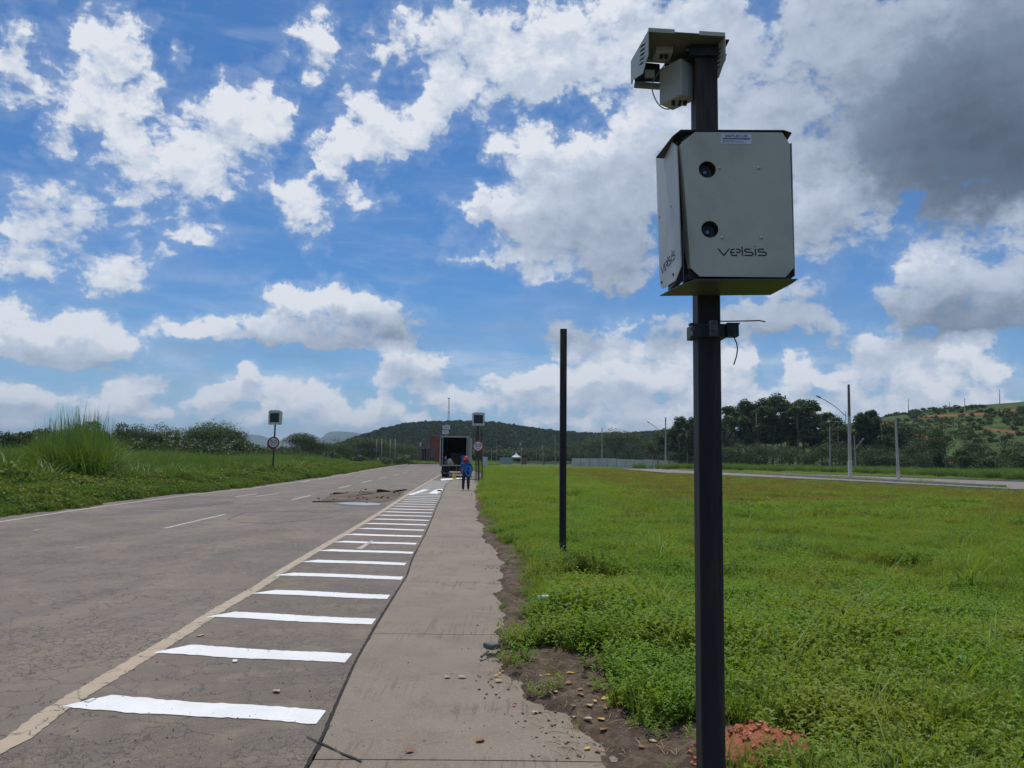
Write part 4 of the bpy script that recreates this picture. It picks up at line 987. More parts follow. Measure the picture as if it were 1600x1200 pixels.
def mound_leaves(rnd, n, R, H, size):
    d = unit(rnd.normal(size=(n, 3))); d[:, 2] = np.abs(d[:, 2]); P0 = d * np.array([R, R, H]) * (.65 + .42 * rnd.random((n, 1))); return leaf_quads(P0, unit(d + rnd.normal(size=(n, 3)) * .7), size, rnd, .62)
creep = [npmesh('creeper_proto', *mound_leaves(R1, 520, .55, .5, .050), LEAF_D, smooth=False, link=False) for k in range(4)]
tg = [npmesh('bank_grass_proto', *blades(R1, 75, .40, 1.35, .030, .50, 3), CANE, link=False) for k in range(3)]
bank('roadside_creepers', 8500, 12, 60, .1, 10, creep, .55, 1.15, 0, 'low leafy creepers and weeds along the left edge of the road', lambda x, y, w: (.60 + .50 * sst(w, 0, 4) + 1.1 * (fbm(x * .45, y * .45, 35) - .5)) * (RNG.random(len(x)) < 1.1 - .05 * w))
bank('far_roadside_creepers', 2600, 60, 235, .1, 5, creep, .9, 1.6, 0, 'low leafy undergrowth along the distant left edge of the road', lambda x, y, w: .6 + .5 * sst(w, 0, 3) + .6 * (fbm(x * .3, y * .3, 35) - .5))
bank('bank_grass', 9500, 16, 62, 5.0, 24, tg, .70, 1.30, 0, 'tall green grass on the bank left of the road', lambda x, y, w: (.35 + 1.2 * fbm(x * .22, y * .22, 41)) * (.6 + .4 * sst(w, 6, 10)))
bank('far_bank_grass', 7000, 62, 215, 3, 30, tg, 1.0, 1.5, 0, 'tall grass left of the distant road', lambda x, y, w: (.55 + .8 * fbm(x * .12, y * .12, 41)) * (.55 + .45 * sst(w, 3, 8)) * (1 - .35 * sst(y, 110, 200)))
cane = []
for k in range(3):
    V, Fq = blades(R1, 60, .75, 2.7, .075, .55, 5); V2, F2 = blades(R1, 22, .6, 3.3, .045, .16, 4); V3, F3 = blades(R1, 60, .8, 1.9, .075, .95, 4)
    cane.append(npmesh('cane_proto', np.concatenate([V, V2, V3]), np.concatenate([Fq, F2 + len(V), F3 + len(V) + len(V2)]), CANE, link=False))
cx = []
for k in range(430):
    px = random.choice([random.uniform(50, 172), random.uniform(50, 172), random.uniform(-190, 55), random.gauss(125, 22), random.uniform(165, 420), random.uniform(165, 420)]); dd = random.uniform(34, 46)
    hp = np.interp(px, [-190, 0, 28, 50, 75, 118, 150, 172, 215, 300, 420], [.66, .62, .62, .70, .84, 1.0, .88, .66, .50, .44, .38]); q = place(px, dd)
    s = float(hp) * random.choice([.72, .85, .95, 1.03]) * dd / 35
    if px > 172: dd = random.uniform(48, 70); q = place(px, dd); s = random.uniform(.42, .66)
    if q.x > float(xl(q.y)) - 5: continue
    cx.append((q.x, q.y, 0.05, s * .96))
cx = np.array(cx); n = len(cx)
scatter('cane_grass', cane, cx[:, :3], np.stack([RNG.normal(size=n) * .06, RNG.normal(size=n) * .06, RNG.random(n) * 6.28], 1), cx[:, 3], RNG.integers(0, 3, n).astype(np.float32), 'high stand of arching cane grass at the left rising above the bank', 'cane grass')
# shrubs and coarse leaves breaking up the bank
shr = [npmesh('shrub_proto', *mound_leaves(R1, 700, .8, .9, .075), LEAF_D, smooth=False, link=False) for k in range(2)] + [npmesh('coarse_proto', *blades(R1, 50, .5, 1.5, .045, .8, 4), CANE, link=False) for k in range(2)]
bank('bank_shrubs', 520, 15, 120, 2.5, 12, shr, .5, 1.25, 0, 'darker shrubs and coarse leaves scattered over the left bank', lambda x, y, w: (fbm(x * .3, y * .3, 44) > .45) * (.5 + .9 * fbm(x * .2, y * .2, 47)))
hx = []
for k in range(760):
    px = random.uniform(175, 395) if k < 600 else random.uniform(-120, 640); dd = random.uniform(112, 175) if k < 600 else random.uniform(150, 215) if px > 380 else random.uniform(90, 130); q = place(px, dd); hx.append((q.x, q.y, -.2, random.uniform(.6, 1.05) * (1 if px < 400 else .8)))
hx = np.array(hx); n = len(hx)
hed = [low_tree(180 + k, 3.4, 2.4, 700, MT_TREE, .85, .20) for k in range(3)]
scatter('hedge_thicket', hed, hx[:, :3], np.stack([0 * hx[:, 0], 0 * hx[:, 0], RNG.random(n) * 6.28], 1), hx[:, 3], RNG.integers(0, 3, n).astype(np.float32), 'dark thicket of shrubs at the foot of the trees left of the road', 'thicket')
# ground of the left plain: bushes and grass up to the trees
x, y = polar_pts(4200, 60, 320, rad(-42), rad(-8)); ok = x < xl(np.clip(y, 0, 230)) - 14; x, y = x[ok], y[ok]; n = len(x)
scatter('plain_grass', tg + creep[:2], np.stack([x, y, x * 0 - .1], 1), np.stack([x * 0, x * 0, RNG.random(n) * 6.28], 1), 1.2 + 1.3 * fbm(x * .06, y * .06, 4), RNG.integers(0, 5, n).astype(np.float32), 'rough grassland between the left bank and the distant trees', 'grass')
# behind the road end
x, y = polar_pts(3000, 238, 330, rad(-14), rad(-1)); ok = (y > ROAD_END + 3); x, y = x[ok], y[ok]; n = len(x)
scatter('road_end_grass', protos_m[3:5], np.stack([x, y, x * 0], 1), np.stack([x * 0, x * 0, RNG.random(n) * 6.28], 1), 2.2 + 1.4 * RNG.random(n), RNG.integers(0, 2, n).astype(np.float32), 'strip of green grass beyond the end of the road', 'grass')

# ------------------------------------------------------------------ materials of the made things
GREY = M('grey_green_enamel', (.47, .48, .41), (.41, .42, .36), 3.0, .42, bump=.04, bscale=90, dirt=(.22, .20, .16), dscale=2.2, damt=.30, spec=.4)
POLE = M('black_painted_steel', (.014, .014, .017), (.030, .029, .031), 7.0, .62, bump=.18, bscale=30, stretch=(1, 1, .12), dirt=(.15, .11, .075), dscale=4.5, damt=.75, spec=.28)
DARKM = M('dark_steel', (.014, .016, .022), (.028, .030, .036), 9, .5, bump=.2)
BLACK = M('black_plastic', (.010, .010, .012), None, 8, .55)
STEEL = M('screw_steel', (.55, .55, .53), None, 20, .35, metal=.9)
RUBBER = M('cable_grey', (.20, .20, .19), None, 9, .6)
CONC = M('pole_concrete', (.42, .40, .36), (.33, .31, .28), 2.0, .9, stretch=(1, 1, .3), bump=.2)
LIME = M('limewash', (.62, .60, .55), (.48, .45, .40), 3.0, .9)
LETTER = M('letter_black', (.008, .010, .010), None, 5, .7)
WHITEP = M('sign_white', (.72, .70, .72), (.62, .58, .60), 3, .5)
RED = M('sign_red', (.42, .020, .030), (.34, .018, .025), 4, .45)

# ------------------------------------------------------------------ the speed camera on its post
def PXX(px, py, x):
    d = ray(px, py); t = x / d.x; return Vector((x, d.y * t, EYE + d.z * t))
D0 = 3.05
def speed_camera():
    pb, pt = P(1110, 1100, 3.38), P(1100, 100, 3.38)
    def axis(z): t = (z - pb.z) / (pt.z - pb.z); return Vector((pb.x + (pt.x - pb.x) * t, 3.38, z))
    org = axis(-.05)
    t = thing('speed_camera', 'tall black steel post carrying a large grey camera cabinet and a smaller camera on top', 'speed camera', org)
    zt = P(1100, 64, 3.33).z
    mb = MB(org); h = .05
    a, b = axis(-.35), axis(zt)
    ring = lambda c: [c + Vector(v) for v in ((-h, -h + .006, 0), (-h + .006, -h, 0), (h - .006, -h, 0), (h, -h + .006, 0), (h, h, 0), (-h, h, 0))]
    ra, rb = ring(a), ring(b); mb.add(ra + rb, [(i, (i + 1) % 6, 6 + (i + 1) % 6, 6 + i) for i in range(6)] + [tuple(range(5, -1, -1)), tuple(range(6, 12))])
    mb.build('post', POLE, t)
    # cabinet: inner box, front and side sheets standing proud of it, roof and floor plates
    xL = P(1059, 320, 3.075).x; zr = P(1150, 204.5, D0).z; zf = P(1150, 437.2, D0 - .02).z
    xR = P(1237, 320, D0 + .02).x
    mb = MB(org); x0, x1, y0, y1 = P(1068, 320, 3.10).x, xR - .01, 3.075, 3.315
    mb.prism([(x0 + .012, y0, zf + .012), (x1, y0, zf + .012), (x1, y1, zf + .012), (x0 + .04, y1, zf + .012), (x0, y0 + .03, zf + .012)], (0, 0, zr - zf - .02))
    mb.box(((xL + .008 + x0) / 2, 3.22, (zf + zr) / 2), (x0 - xL - .008, .20, zr - zf - .03)); cab = mb.build('cabinet', DARKM, t)
    # front sheet with two real openings
    outer = [(1086,206.5),(1222,207),(1234,226),(1240.5,418),(1227,433.5),(1093,432),(1078.5,418),(1065,223)]
    uv = [(P(x, y, D0).x, P(x, y, D0).z) for x, y in outer]
    c1, c2 = P(1105, 265, D0), P(1109, 358.5, D0); rl = 13.6 / F * D0 * 1.02
    fp = lambda u, v, w: (u, D0 + w, v)
    plate2d('front_panel', uv, [circ(c1.x, c1.z, rl), circ(c2.x, c2.z, rl)], .004, fp, GREY, cab, org)
    mb = MB(org)     # the bent left edge of the front sheet
    q = [P(1065.5, 223, D0), P(1079, 418, D0)]
    mb.prism([q[0] + Vector((0, .003, 0)), q[1] + Vector((0, .003, 0)), q[1] + Vector((-.008, .05, .0)), q[0] + Vector((-.008, .05, 0))], (.003, 0, 0)); mb.build('panel_flange', GREY, cab); mb = MB(org)
    mb.prism([P(1066, 222, D0 + .003), P(1086, 206, D0 + .003), P(1086, 206, D0 + .05) + Vector((-.008, 0, -.004)), P(1066, 222, D0 + .05) + Vector((-.008, 0, -.004))], (.003, 0, -.002)); mb.build('panel_flange', GREY, cab); mb = MB(org)
    mb.prism([P(1079, 418, D0 + .003), P(1093, 431, D0 + .003), P(1093, 431, D0 + .05), P(1079, 418, D0 + .05)], (.003, 0, .002)); mb.build('panel_flange', GREY, cab); mb = MB(org)
    q = [P(1235, 226, D0), P(1240.5, 418, D0)]
    mb.prism([q[0] + Vector((0, .003, 0)), q[1] + Vector((0, .003, 0)), q[1] + Vector((.004, .05, 0)), q[0] + Vector((.004, .05, 0))], (-.003, 0, 0))
    mb.build('panel_flange', GREY, cab)
    for c in (c1, c2):
        mb = MB(org); n = 28      # recessed cone with the lens in it
        rr = [(rl, .0025), (rl * .96, .012), (rl * .72, .034), (rl * .40, .036), (rl * .40, .022), (rl * .26, .020), (rl * .24, .026)]
        off = Vector((-.005, 0, -.006)); vs = []
        for j, (r_, dy) in enumerate(rr):
            cc = Vector((c.x, D0 + dy, c.z)) + off * min(1, dy * 40)
            vs += [cc + Vector((r_ * math.cos(2 * math.pi * k / n), 0, r_ * math.sin(2 * math.pi * k / n))) for k in range(n)]
        fs = [(j * n + k, j * n + (k + 1) % n, (j + 1) * n + (k + 1) % n, (j + 1) * n + k) for j in range(len(rr) - 1) for k in range(n)] + [tuple((len(rr) - 1) * n + k for k in range(n))]
        mb.add(vs, fs); mb.build('lens_hood', M('lens_black', (.022, .022, .023), None, 10, .35), cab, auto=True)
        mb = MB(org); cc = Vector((c.x, D0 + .0195, c.z)) + off
        mb.tube([cc + Vector((0, .006, 0)), cc + Vector((0, -.002, 0))], [rl * .22, rl * .20], 16); mb.tube([cc + Vector((0, -.0025, 0)), cc + Vector((0, -.004, 0))], [rl * .10, rl * .06], 10)
        mb.build('lens', M('lens_glass', (.35, .33, .34), None, 10, .12, metal=.7), cab, auto=True)
    for (sx, sy) in ((1124,262.5),(1185.5,262.5),(1128,371.5),(1189.5,371.5)):
        mb = MB(org); c = P(sx, sy, D0 - .002); mb.tube([c, c + Vector((0, -.003, 0)), c + Vector((0, -.006, 0))], [.0068, .0066, .003], 10); mb.build('screw', STEEL, cab, auto=True)
    # lettering: dark slabs laid on, standing for the shaded inside behind cut letters
    e = [(600,312),(545,315),(512,340),(506,372),(506,420),(518,452),(550,470),(665,470)]
    s_ = lambda dx: [(1000+dx,312),(885+dx,312),(856+dx,328),(854+dx,360),(880+dx,382),(1012+dx,388),(1056+dx,408),(1058+dx,448),(1028+dx,470),(850+dx,470)]
    word = [[(186,300),(335,468),(472,300)], e, [(520,396),(600,396)], [(640,314),(700,316),(734,340),(736,380),(712,398),(640,398)], [(785,245),(797,480)], s_(0), [(1118,298),(1126,480)], [(1112,232),(1114,256)], s_(335)]
    def uvl(x, y): q = P(1110 + x / 16, 370 + y / 16, D0); return (q.x, q.z)
    mb = MB(org); strokes(mb, [[uvl(*p) for p in ln] for ln in word], .0049, lambda u, v, w: (u, D0 - .0022 - w, v), .0006)
    mb.build('lettering', LETTER, cab)
    # sticker
    q = [P(1126, 209, D0), P(1174, 210, D0), P(1174, 225.5, D0), P(1126, 224.5, D0)]
    mb = MB(org); mb.prism([v + Vector((0, -.0028, 0)) for v in q], (0, .0006, 0)); stk = mb.build('sticker', M('sticker_white', (.62, .66, .78), None, 30, .45), cab)
    ink = M('sticker_ink', (.03, .04, .10), None, 30, .6)
    cx, cz = (q[0].x + q[1].x) / 2, q[0].z
    textmesh('sticker_text', '2018.TTL.001.51.002', .0135, lambda u, v, w: (cx + u * .80, D0 - .0032 - w, cz - .0145 + v), ink, cab, org, .0003, .0004)
    mb = MB(org); rr = random.Random(4); u = q[0].x + .006
    while u < q[1].x - .008:
        w = rr.uniform(.0012, .0045); mb.prism([(u, D0 - .0030, cz - .019), (u + w, D0 - .0030, cz - .019), (u + w, D0 - .0030, cz - .0245), (u, D0 - .0030, cz - .0245)], (0, -.0004, 0)); u += w + rr.uniform(.0006, .0014)
    for zz, n, hgt in ((-.0295, 14, .0016), (-.034, 22, .0018)):
        u = q[0].x + .006
        for k in range(n):
            w = rr.uniform(.002, .004); mb.prism([(u, D0 - .0030, cz + zz), (u + w, D0 - .0030, cz + zz), (u + w, D0 - .0030, cz + zz - hgt), (u, D0 - .0030, cz + zz - hgt)], (0, -.0004, 0)); u += w + .0009
    mb.build('sticker_print', ink, cab)
    # side sheet on the left with its own lettering and screws
    side = [(1025.6,247),(1047,218),(1058,228.5),(1065,415),(1056,438.5),(1036,451),(1031.5,444)]
    sp = [PXX(x, y, xL) for x, y in side]
    plate2d('side_panel', [(p.y, p.z) for p in sp], [], .004, lambda u, v, w: (xL + w, u, v), GREY, cab, org)
    def uvs(x, y):     # lettering coordinates 186..1393, 232..480 laid along the sheet
        f = (x - 186) / (1393 - 186); g = (y - 232) / 248.0
        p0, p1 = PXX(1033.5, 414, xL), PXX(1055.5, 396, xL); yy = p0.y + (p1.y - p0.y) * f; zb = (p0.z + p1.z) / 2 - .035
        return (yy, zb + .052 * (1 - g))
    mb = MB(org); strokes(mb, [[uvs(*p) for p in ln] for ln in word], .0060, lambda u, v, w: (xL - .0022 - w, u, v), .0006); mb.build('lettering', LETTER, cab)  # dark slabs here too, for the shade seen through the cut word
    for (sx, sy) in ((1049,322),(1031.5,339),(1053,429),(1035,441)):
        c = PXX(sx, sy, xL) ; mb = MB(org); mb.tube([c, c + Vector((-.004, 0, 0)), c + Vector((-.007, 0, 0))], [.0075, .007, .003], 8); mb.build('screw', STEEL if sy < 400 else DARKM, cab, auto=True)
    mb = MB(org)    # right sheet, seen edge on
    x = xR + .004; mb.prism([(x, D0 + .02, zf + .03), (x, D0 + .02, zr - .04), (x, 3.30, zr - .02), (x, 3.30, zf + .02)], (.003, 0, 0)); mb.build('side_panel', GREY, cab)
    # roof and floor
    roof = [G(1025, 247, zr), G(1050.5, 214, zr), G(1063.5, 203.8, zr), G(1225, 204.5, zr), G(1237, 208.5, zr), Vector((xR + .03, 3.31, zr)), Vector((xL - .002, 3.35, zr))]
    mb = MB(org); mb.prism(roof, (0, 0, .004)); mb.build('roof_plate', DARKM, cab)
    fl = [G(1031.5, 462.5, zf), G(1060, 447.5, zf), G(1086, 437.6, zf), G(1246, 437.0, zf), G(1238, 443, zf), G(1204, 461, zf)]
    OLIVE = M('olive_enamel', (.080, .090, .056), (.062, .070, .045), 6, .45)
    mb = MB(org); mb.prism(fl, (0, 0, .004)); mb.build('floor_plate', OLIVE, cab)
    mb = MB(org)
    for (a_, b_) in ((1130, 1172), (1180, 1232)):
        pa, pb_ = P(a_, 434, D0 + .02), P(b_, 434, D0 + .02); mb.box(((pa.x + pb_.x) / 2, D0 + .03, zf + .011), ((pb_.x - pa.x), .02, .010))
    mb.build('connector_strip', BLACK, cab)

    # camera head on top: open hood, two slotted cheeks, boxes below
    zH = P(1090, 50, 3.22).z
    hd = thing('tmp', None, None); bpy.data.objects.remove(hd)
    A_, B_ = G(1013, 48.5, zH), G(1133, 56, zH); C_, Dd = G(986, 96, zH), G(1118, 108, zH)
    Dd = B_ + (C_ - A_) * 1.0
    mb = MB(org); mb.prism([A_, B_, Dd, C_], (0, 0, .004)); head = mb.build('camera_hood', M('olive_grey_enamel', (.17, .175, .135), (.14, .145, .11), 5, .5), t)
    # turned-up lips at the near edge
    for (u0, u1) in ((0.0, .34), (.66, 1.0)):
        mb = MB(org); a_ = A_.lerp(B_, u0); b_ = A_.lerp(B_, u1); mb.prism([a_ + Vector((0, -.003, -.004)), b_ + Vector((0, -.003, -.004)), b_ + Vector((0, -.003, .014)), a_ + Vector((0, -.003, .014))], (0, .003, 0)); mb.build('hood_lip', GREY, head)
    # left cheek: outline in its own plane (u back, v down), with slots and lettering
    def cheek(Pn, Pf, sgn, name):
        ax = (Pf - Pn); L = ax.length; ax.normalize(); nrm = Vector((-ax.y, ax.x, 0)) * sgn
        tf = lambda u, v, w: Pn + ax * u + Vector((0, 0, v)) + nrm * w
        out = [(0, 0), (L, 0), (L, -.115), (L * .93, -.120), (L * .88, -.108), (L * .30, -.155), (L * .10, -.120), (0, -.112)]
        holes = []
        for k in range(5):
            v0 = -.022 - k * .019; u0 = L * (.10 + .015 * k); holes.append([(u0, v0 - .014), (u0 + .03, v0 - .014), (u0 + .10, v0 + .010), (u0 + .070, v0 + .010)])
        o = plate2d(name, out, holes, .003, tf, GREY, head, org)
        if sgn < 0:
            mb = MB(org)
            for (u, v) in ((L * .55, -.05), (L * .66, -.064), (L * .62, -.085), (L * .80, -.075), (L * .5, -.11)):
                strokes(mb, [[(u - .012, v + .010), (u, v - .004), (u + .014, v + .006)], [(u + .004, v - .010), (u + .016, v - .002)]], .004, lambda a, b, w: tf(a, b, w - .0016 if sgn > 0 else w + .0016), .0006)
            mb.build('lettering', LETTER, o)
        return tf, L
    tfl, Ll = cheek(A_, C_, -1, 'hood_cheek'); cheek(B_, Dd, 1, 'hood_cheek')
    # far cross walls of the hood
    q0, q1 = C_.lerp(Dd, .0), C_.lerp(Dd, .27); r0, r1 = C_.lerp(Dd, .46), C_.lerp(Dd, 1.0)
    OL2 = bpy.data.materials['olive_grey_enamel']
    mb = MB(org); mb.prism([q0 + Vector((.004, -.01, -.004)), P(1031, 100, q0.y - .01), P(1031, 128, q0.y - .01), P(992, 127, q0.y - .01)], (0, .004, 0)); mb.build('hood_wall', DARKM, head); mb = MB(org)
    mb.prism([r0 + Vector((0, -.01, -.004)), r1 + Vector((-.004, -.01, -.004)), r1 + Vector((-.004, -.01, -.10)), r0 + Vector((0, -.01, -.10))], (0, .004, 0)); mb.build('hood_wall', DARKM, head)
    a_, b_ = P(992, 127, q0.y - .03), P(1046, 131, q0.y - .03)
    mb = MB(org); mb.prism([a_, b_, b_ + Vector((0, 0, -.018)), a_ + Vector((0, 0, -.018))], (0, .03, 0)); mb.build('cross_bar', OL2, head)
    # small box with two glands
    def carton(px0, px1, py0, py1, d, dep, name, slant=0):
        a_, b_ = P(px0, py0, d), P(px1, py0, d); c_, e_ = P(px1, py1, d), P(px0, py1, d); mb = MB(org)
        mb.bbox(((a_.x + b_.x) / 2, d + dep / 2, (a_.z + e_.z) / 2), (b_.x - a_.x, dep, a_.z - e_.z), .004, Matrix.Rotation(slant, 3, 'Z')); return mb.build(name, GREY, head), a_, b_, c_, e_
    o, a_, b_, c_, e_ = carton(1025, 1052, 62, 80, 3.34, .09, 'junction_box')
    for f in (.38, .66):
        mb = MB(org); c = e_.lerp(c_, f) + Vector((0, .03, 0)); mb.cyl(c, c + Vector((0, 0, -.018)), .009, .009, 10); mb.build('cable_gland', BLACK, o)
    o, a_, b_, c_, e_ = carton(1046, 1078, 93, 150, 3.36, .13, 'power_box', rad(38))
    for f in (.30, .60, .88):
        mb = MB(org); c = e_.lerp(c_, f) + Vector((0, .05, 0)); mb.cyl(c, c + Vector((0, 0, -.020)), .010, .009, 10); mb.build('cable_gland', BLACK, o)
    mb = MB(org); c = P(1014, 118, 3.47); mb.bbox(c, (.045, .05, .034), .003); mb.build('lens_block', GREY, head)
    pts = [P(1040, 88, 3.37), P(1040.5, 95, 3.37), P(1037, 103, 3.36), P(1028, 115, 3.35), P(1020, 128, 3.34), P(1019, 140, 3.34), P(1024, 155, 3.34), P(1032, 166, 3.34), P(1042, 170.5, 3.34), P(1052, 168, 3.34), P(1059, 161, 3.35), P(1060, 152, 3.36)]
    sm = []
    for i in range(len(pts) - 1):
        p0, p1, p2, p3 = pts[max(i - 1, 0)], pts[i], pts[i + 1], pts[min(i + 2, len(pts) - 1)]
        for k in range(5):
            s = k / 5; sm.append(.5 * ((2 * p1) + (p2 - p0) * s + (2 * p0 - 5 * p1 + 4 * p2 - p3) * s * s + (3 * p1 - p0 - 3 * p2 + p3) * s ** 3))
    mb = MB(org); mb.tube(sm, .0027, 6); mb.build('cable', RUBBER, head, smooth=True)
    # collar clamping the head to the post
    def clamp(zc, name, hh, ears=True):
        c = axis(zc); mb = MB(org)
        mb.prism([c + Vector(v) for v in ((-.075, -.058, -hh / 2), (-.052, -.062, -hh / 2), (.062, -.062, -hh / 2), (.075, -.05, -hh / 2), (.075, .06, -hh / 2), (-.075, .06, -hh / 2))], (0, 0, hh)); return mb, c
    mb, c = clamp(P(1098, 78, 3.33).z, 'c', .055); col = mb.build('collar', DARKM, t)
    mb = MB(org); mb.box(c + Vector((0, 0, .032)), (.19, .16, .006)); mb.box(c + Vector((0, 0, -.032)), (.17, .14, .006)); mb.build('collar_flange', DARKM, col)
    mb = MB(org); mb.tube([c + Vector((-.082, -.045, 0)), c + Vector((-.096, -.048, 0))], .011, 6); mb.build('bolt', M('dull_bolt', (.11, .11, .12), None, 10, .4, metal=.6), col)
    mb = MB(org); mb.box(c + Vector((-.04, .13, .05)), (.05, .20, .03)); mb.build('bracket_arm', DARKM, col)
    # band clamp with strap tails below the cabinet
    zc = P(1105, 516, 3.32).z; mb, c = clamp(zc, 'd', .058); band = mb.build('band_clamp', DARKM, t)
    mb = MB(org); mb.box(c + Vector((.098, -.045, .0)), (.05, .05, .052)); mb.build('clamp_ear', DARKM, band); mb = MB(org); mb.box(c + Vector((-.078, -.045, .028)), (.02, .04, .006)); mb.build('clamp_ear', DARKM, band); mb = MB(org); mb.box(c + Vector((-.078, -.045, -.028)), (.02, .04, .006)); mb.build('clamp_ear', DARKM, band); mb = MB(org); mb.box(c + Vector((.10, -.045, .030)), (.055, .055, .006)); mb.build('clamp_ear', DARKM, band)
    bolt = bpy.data.materials['dull_bolt']
    mb = MB(org); mb.tube([P(1082, 514, 3.262), P(1082, 514, 3.250)], [.013, .011], 6); mb.build('bolt', bolt, band)
    mb = MB(org); mb.bbox(P(1115, 513, 3.25), (.034, .022, .070), .006); mb.tube([P(1115, 512, 3.245), P(1115, 512, 3.228)], [.014, .012], 6); mb.build('strap_buckle', M('buckle', (.05, .052, .046), (.12, .12, .11), 40, .5), band)
    mb = MB(org); mb.tube([P(1122, 499, 3.26), P(1126, 502, 3.25), P(1142, 502, 3.24), P(1170, 501.5, 3.22), P(1186, 500.8, 3.21), P(1196, 503, 3.21)], .0028, 5); mb.build('strap_tail', BLACK, band)
    mb = MB(org); mb.tube([P(1139, 515, 3.28), P(1146, 525, 3.27), P(1151, 536, 3.26), P(1152.5, 545, 3.26), P(1151, 556, 3.26), P(1146.5, 570, 3.27)], .0028, 5); mb.build('strap_tail', BLACK, band)
speed_camera()

# bare square post
b = G(879, 885); top = P(880.5, 514.5, b.y); d = (top - b)
mb = MB(); ax = d / d.z
for s in (1,):
    r_ = lambda z: [Vector((ax.x * z + x, y, z)) for x, y in ((-.052, -.046), (-.046, -.052), (.046, -.052), (.052, -.046), (.052, .052), (-.052, .052))]
    ra, rb = r_(-.3), r_(top.z); mb.add(ra + rb, [(i, (i + 1) % 6, 6 + (i + 1) % 6, 6 + i) for i in range(6)] + [tuple(range(5, -1, -1)), tuple(range(6, 12))])
o = mb.build('steel_post', POLE); o.location = b; tag(o, 'bare square black steel post standing alone in the weeds', 'post')

# ------------------------------------------------------------------ speed signs with display
def speed_sign(px, py_base, px_top, y_disp, y_disc, label, tilt=0.0, back=False):
    b = G(px, py_base); D = b.y; s = D / F
    t = thing('speed_sign', label, 'traffic sign', b)
    tp = P(px_top, y_disp[1], D) - b; ax = Vector((tp.x / tp.z, 0, 1))
    PG = M('sign_post_green', (.020, .030, .030), (.03, .04, .038), 5, .5)
    mb = MB(); mb.tube([ax * -.2, ax * (tp.z + .1)], [.075, .062], 8); mb.build('post', PG, t, auto=True)
    z1, z0 = P(px_top, y_disp[0], D).z, P(px_top, y_disp[1], D).z; w = y_disp[2] * s; cx = tp.x * 1.02
    yaw = Matrix.Rotation(tilt, 3, 'Z')
    prof = [(-w / 2 * .97, z0), (w / 2 * .97, z0), (w / 2, z1 - .10), (w / 2 - .06, z1 - .045), (w * .25, z1 - .005), (-w * .25, z1 - .005), (-w / 2 + .06, z1 - .045), (-w / 2, z1 - .10)]
    DM = M('display_case', (.60, .59, .50), (.52, .51, .43), 4, .5)
    mb = MB(); mb.prism([Vector((cx, -.08, 0)) + yaw @ Vector((x, -.12, z)) for x, z in prof], yaw @ Vector((0, .30, 0))); case = mb.build('display_case', DM, t)
    hz = (z1 - z0); sc = [(-w * .37, z0 + hz * .16), (w * .37, z0 + hz * .16), (w * .36, z0 + hz * .80), (-w * .36, z0 + hz * .80)]
    mb = MB(); mb.prism([Vector((cx, -.08, 0)) + yaw @ Vector((x, -.128, z)) for x, z in sc], yaw @ Vector((0, .02, 0))); mb.build('screen', M('display_screen', (.012, .015, .028), None, 10, .25), case)
    mb = MB()
    for k in range(7):
        z = z0 + hz * (.20 + .085 * k); mb.prism([Vector((cx, -.08, 0)) + yaw @ Vector((x, -.134, zz)) for x, zz in ((-w * .34, z), (w * .34, z), (w * .34, z + .012), (-w * .34, z + .012))], yaw @ Vector((0, .004, 0)))
    mb.build('louvre', BLACK, case)
    mb = MB(); mb.prism([Vector((cx, -.08, 0)) + yaw @ Vector((x, -.123, z)) for x, z in ((-w * .2, z1 - .055), (w * .2, z1 - .055), (w * .14, z1 - .025), (-w * .14, z1 - .025))], yaw @ Vector((0, .004, 0))); mb.build('badge', M('case_badge', (.62, .62, .55), None, 5, .5), case)
    c = P(y_disc[0], y_disc[1], D) - b; r = y_disc[2] * s; y_ = -.10
    mb = MB(); mb.prism([(c.x + x, y_, c.z + z) for x, z in circ(0, 0, r, 40)], (0, .012, 0)); disc = mb.build('sign_plate', RED, t)
    mb = MB(); mb.prism([(c.x + x, y_ - .003, c.z + z) for x, z in circ(0, 0, r * .76, 40)], (0, .0026, 0)); mb.build('sign_face', WHITEP, disc)
    dg5 = [[(.42, .95), (.05, .95), (.0, .55), (.25, .60), (.44, .50), (.46, .25), (.34, .06), (.10, .03), (-.02, .14)]]; dg0 = [[(.95, .95), (.78, .84), (.72, .50), (.78, .15), (.95, .04), (1.12, .15), (1.18, .50), (1.12, .84), (.95, .95), (.78, .84)]]
    for dgt in (dg5, dg0):
        mb = MB(); strokes(mb, [[((u - .58) * r * .86, (v - .28) * r * .62) for u, v in ln] for ln in dgt], r * .10, lambda u, v, w_: (c.x + u, y_ - .004 - w_, c.z + v), .002); mb.build('digit', LETTER, disc)
    textmesh('unit', 'km/h', r * .34, lambda u, v, w_: (c.x + u, y_ - .005 - w_, c.z - r * .54 + v), LETTER, disc, (0, 0, 0), r * .004, .002)
    mb = MB(); mb.box((c.x, y_ + .035, c.z + r * .45), (r * 1.2, .03, .04)); mb.build('sign_bracket', PG, disc); mb = MB(); mb.box((c.x, y_ + .035, c.z - r * .45), (r * 1.2, .03, .04)); mb.build('sign_bracket', PG, disc)
    if back:
        mb = MB(); mb.prism([(c.x - .10 + x, y_ + .14, c.z - .06 + z) for x, z in circ(0, 0, r * .98, 24)], (0, .01, 0)); mb.build('rear_plate', M('rear_sign_red', (.20, .022, .028), None, 4, .5), t)
    return b
bl = speed_sign(425.5, 747, 430, (641, 663.5, 20.5), (428, 691.5, 9.2), 'round 50 speed limit sign under a dark display left of the road', rad(-9), True)
br = speed_sign(748, 752.5, 747.5, (644.5, 665, 19.5), (747, 697, 8.8), 'round 50 speed limit sign under a dark display on the right beside the worker', 0)
